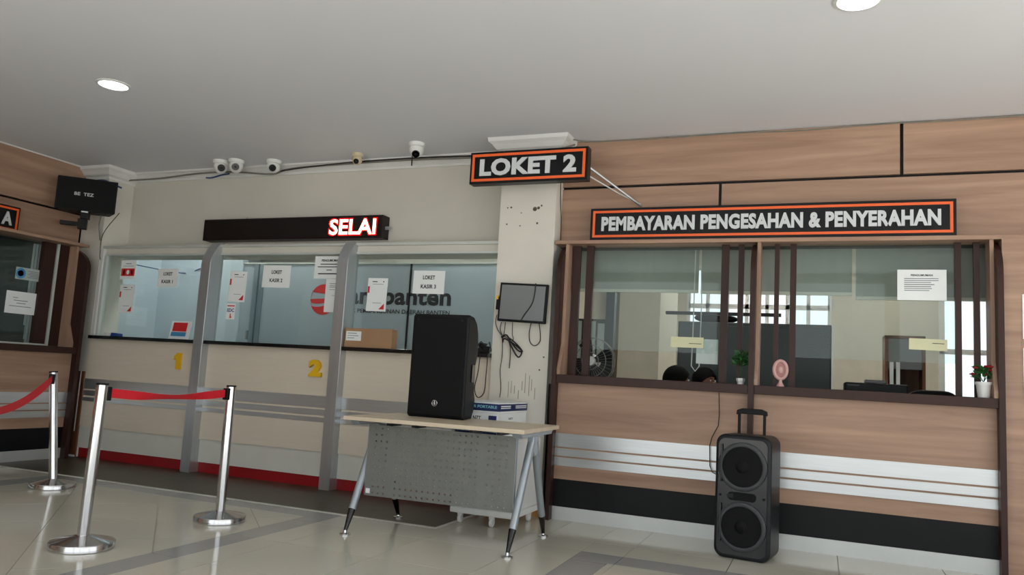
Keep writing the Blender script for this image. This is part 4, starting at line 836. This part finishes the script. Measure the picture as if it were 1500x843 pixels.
# ---- people seated behind the counter
def person(label, loc, rz, cloth, hair_long, head_drop=0.0):
    t = T('person', label, 'person', loc, rz)
    J = {'pel': (0,0,.50,.135), 'wai': (0,.02,.66,.125), 'che': (0,.02,.84,.145), 'nkb': (0,.01,.955,.075), 'nk': (0,-.005,1.0,.055), 'jaw': (0,-.03,1.045,.068), 'sk': (0,-.012,1.115,.088), 'cr': (0,-.005,1.155,.075)}
    E = [('pel','wai'),('wai','che'),('che','nkb'),('nkb','nk'),('nk','jaw'),('jaw','sk'),('sk','cr')]
    for s_, n in ((-1,'l'),(1,'r')):
        J.update({'sh'+n: (.17*s_,.02,.92,.058), 'el'+n: (.23*s_,-.06,.72,.042), 'wr'+n: (.14*s_,-.28,.80,.028), 'hd'+n: (.10*s_,-.36,.79,.03),
                  'hp'+n: (.10*s_,-.02,.48,.085), 'kn'+n: (.12*s_,-.42,.49,.06), 'an'+n: (.12*s_,-.40,.09,.04), 'to'+n: (.12*s_,-.53,.04,.035)})
        E += [('che','sh'+n),('sh'+n,'el'+n),('el'+n,'wr'+n),('wr'+n,'hd'+n),('pel','hp'+n),('hp'+n,'kn'+n),('kn'+n,'an'+n),('an'+n,'to'+n)]
        for q in range(5):
            nm = 'f%s%d' % (n, q); dx = (-.024+.012*q)
            base = (.10*s_+dx*s_, -.385, .785, .009) if q < 4 else (.10*s_-.035*s_, -.36, .785, .010)
            tip = (base[0], base[1]-(.05, .06, .062, .05, .03)[q], .765, .007); J[nm+'a'] = base; J[nm+'b'] = tip; E += [('hd'+n, nm+'a'), (nm+'a', nm+'b')]
    def skin(name, keys, grow, mtl, par):
        idx = {k: i for i, k in enumerate(keys)}; me = bpy.data.meshes.new(name)
        me.from_pydata([J[k][:3] for k in keys], [(idx[a], idx[b]) for a, b in E if a in idx and b in idx], [])
        o = bpy.data.objects.new(name, me); COL.objects.link(o); o.parent = par; me.materials.append(MATS[mtl])
        sm = o.modifiers.new('skin', 'SKIN'); sm.use_smooth_shade = True
        for i, k in enumerate(keys):
            r = J[k][3]+grow; me.skin_vertices[0].data[i].radius = (r, r*(.82 if k in ('che','wai','pel') else 1)); me.skin_vertices[0].data[i].use_root = (k == keys[0])
        sb = o.modifiers.new('sub', 'SUBSURF'); sb.levels = 2; sb.render_levels = 2
        return o
    body = skin('body', list(J), 0.0, 'skin', t)
    skin('shirt', ['pel','wai','che','shl','ell','shr','elr','nkb'], .012, cloth, t)
    hm = MB(); n = 22; rs = []
    for j in range(11):
        th = math.pi*.62*j/10+.03; ring = []
        for i in range(n):
            a = 2*math.pi*i/n; front = max(0, math.sin(-a)) ; tt = th*(1-.42*front)
            ring.append(Vector((.106*math.sin(tt)*math.cos(a), .005+.116*math.sin(tt)*math.sin(a), 1.108+.118*math.cos(tt))))
        rs.append(ring)
    if hair_long:
        last = rs[-1]
        for q in range(1, 5): rs.append([Vector((p.x*(1+.04*q), p.y*(1+.02*q)+(.012*q if p.y > 0 else .028*q), p.z-.055*q)) for p in last])
    hm.rings(rs).build('hair', 'hair', t, smooth=True, local=True)
    for s_ in (-1, 1):
        MB().ball((.034*s_, -.092, 1.105), (.013, .008, .008), 10, 6).build('eye', 'paper', t, smooth=True, local=True); MB().ball((.034*s_, -.0995, 1.105), (.006, .003, .006), 8, 5).build('iris', 'hair', t, smooth=True, local=True)
        MB().ball((.088*s_, .0, 1.095), (.012, .02, .032), 10, 6).build('ear', 'skin', t, smooth=True, local=True); B(.034*s_-.016, .034*s_+.016, -.104, -.09, 1.122, 1.128).build('eyebrow', 'hair', t, local=True)
    MB().ball((0, -.105, 1.075), (.014, .018, .024), 10, 6).build('nose', 'skin', t, smooth=True, local=True); MB().ball((0, -.092, 1.038), (.026, .008, .007), 10, 5).build('mouth', 'pink_dark', t, smooth=True, local=True)
    return t
person('person with full black hair, seated at the left service window', (-1.10, 6.45, -.015), math.radians(100), 'cloth_blue', True)
person('person with short black hair and bowed forehead, seated beyond the left window', (-.98, 7.2, .0), math.radians(62), 'cloth_grey', False)
def office_stool(label, x, y):
    t = T('stool', label, 'stool', (x, y, 0)); MB().lathe([(.17, .37), (.18, .39), (.17, .415)], (0,0,0), 20).build('seat', 'black_plastic', t, smooth=True, local=True); MB().tube([(0,0,.02), (0,0,.38)], .03, 10).build('column', 'chrome', t, local=True); MB().lathe([(.2, 0), (.2, .015), (.03, .03)], (0,0,0), 20).build('base', 'black_plastic', t, local=True)
office_stool('black stool under the person with full black hair', -1.10, 6.45); office_stool('black stool under the person with short black hair', -.98, 7.2)
bpy.context.view_layer.update()
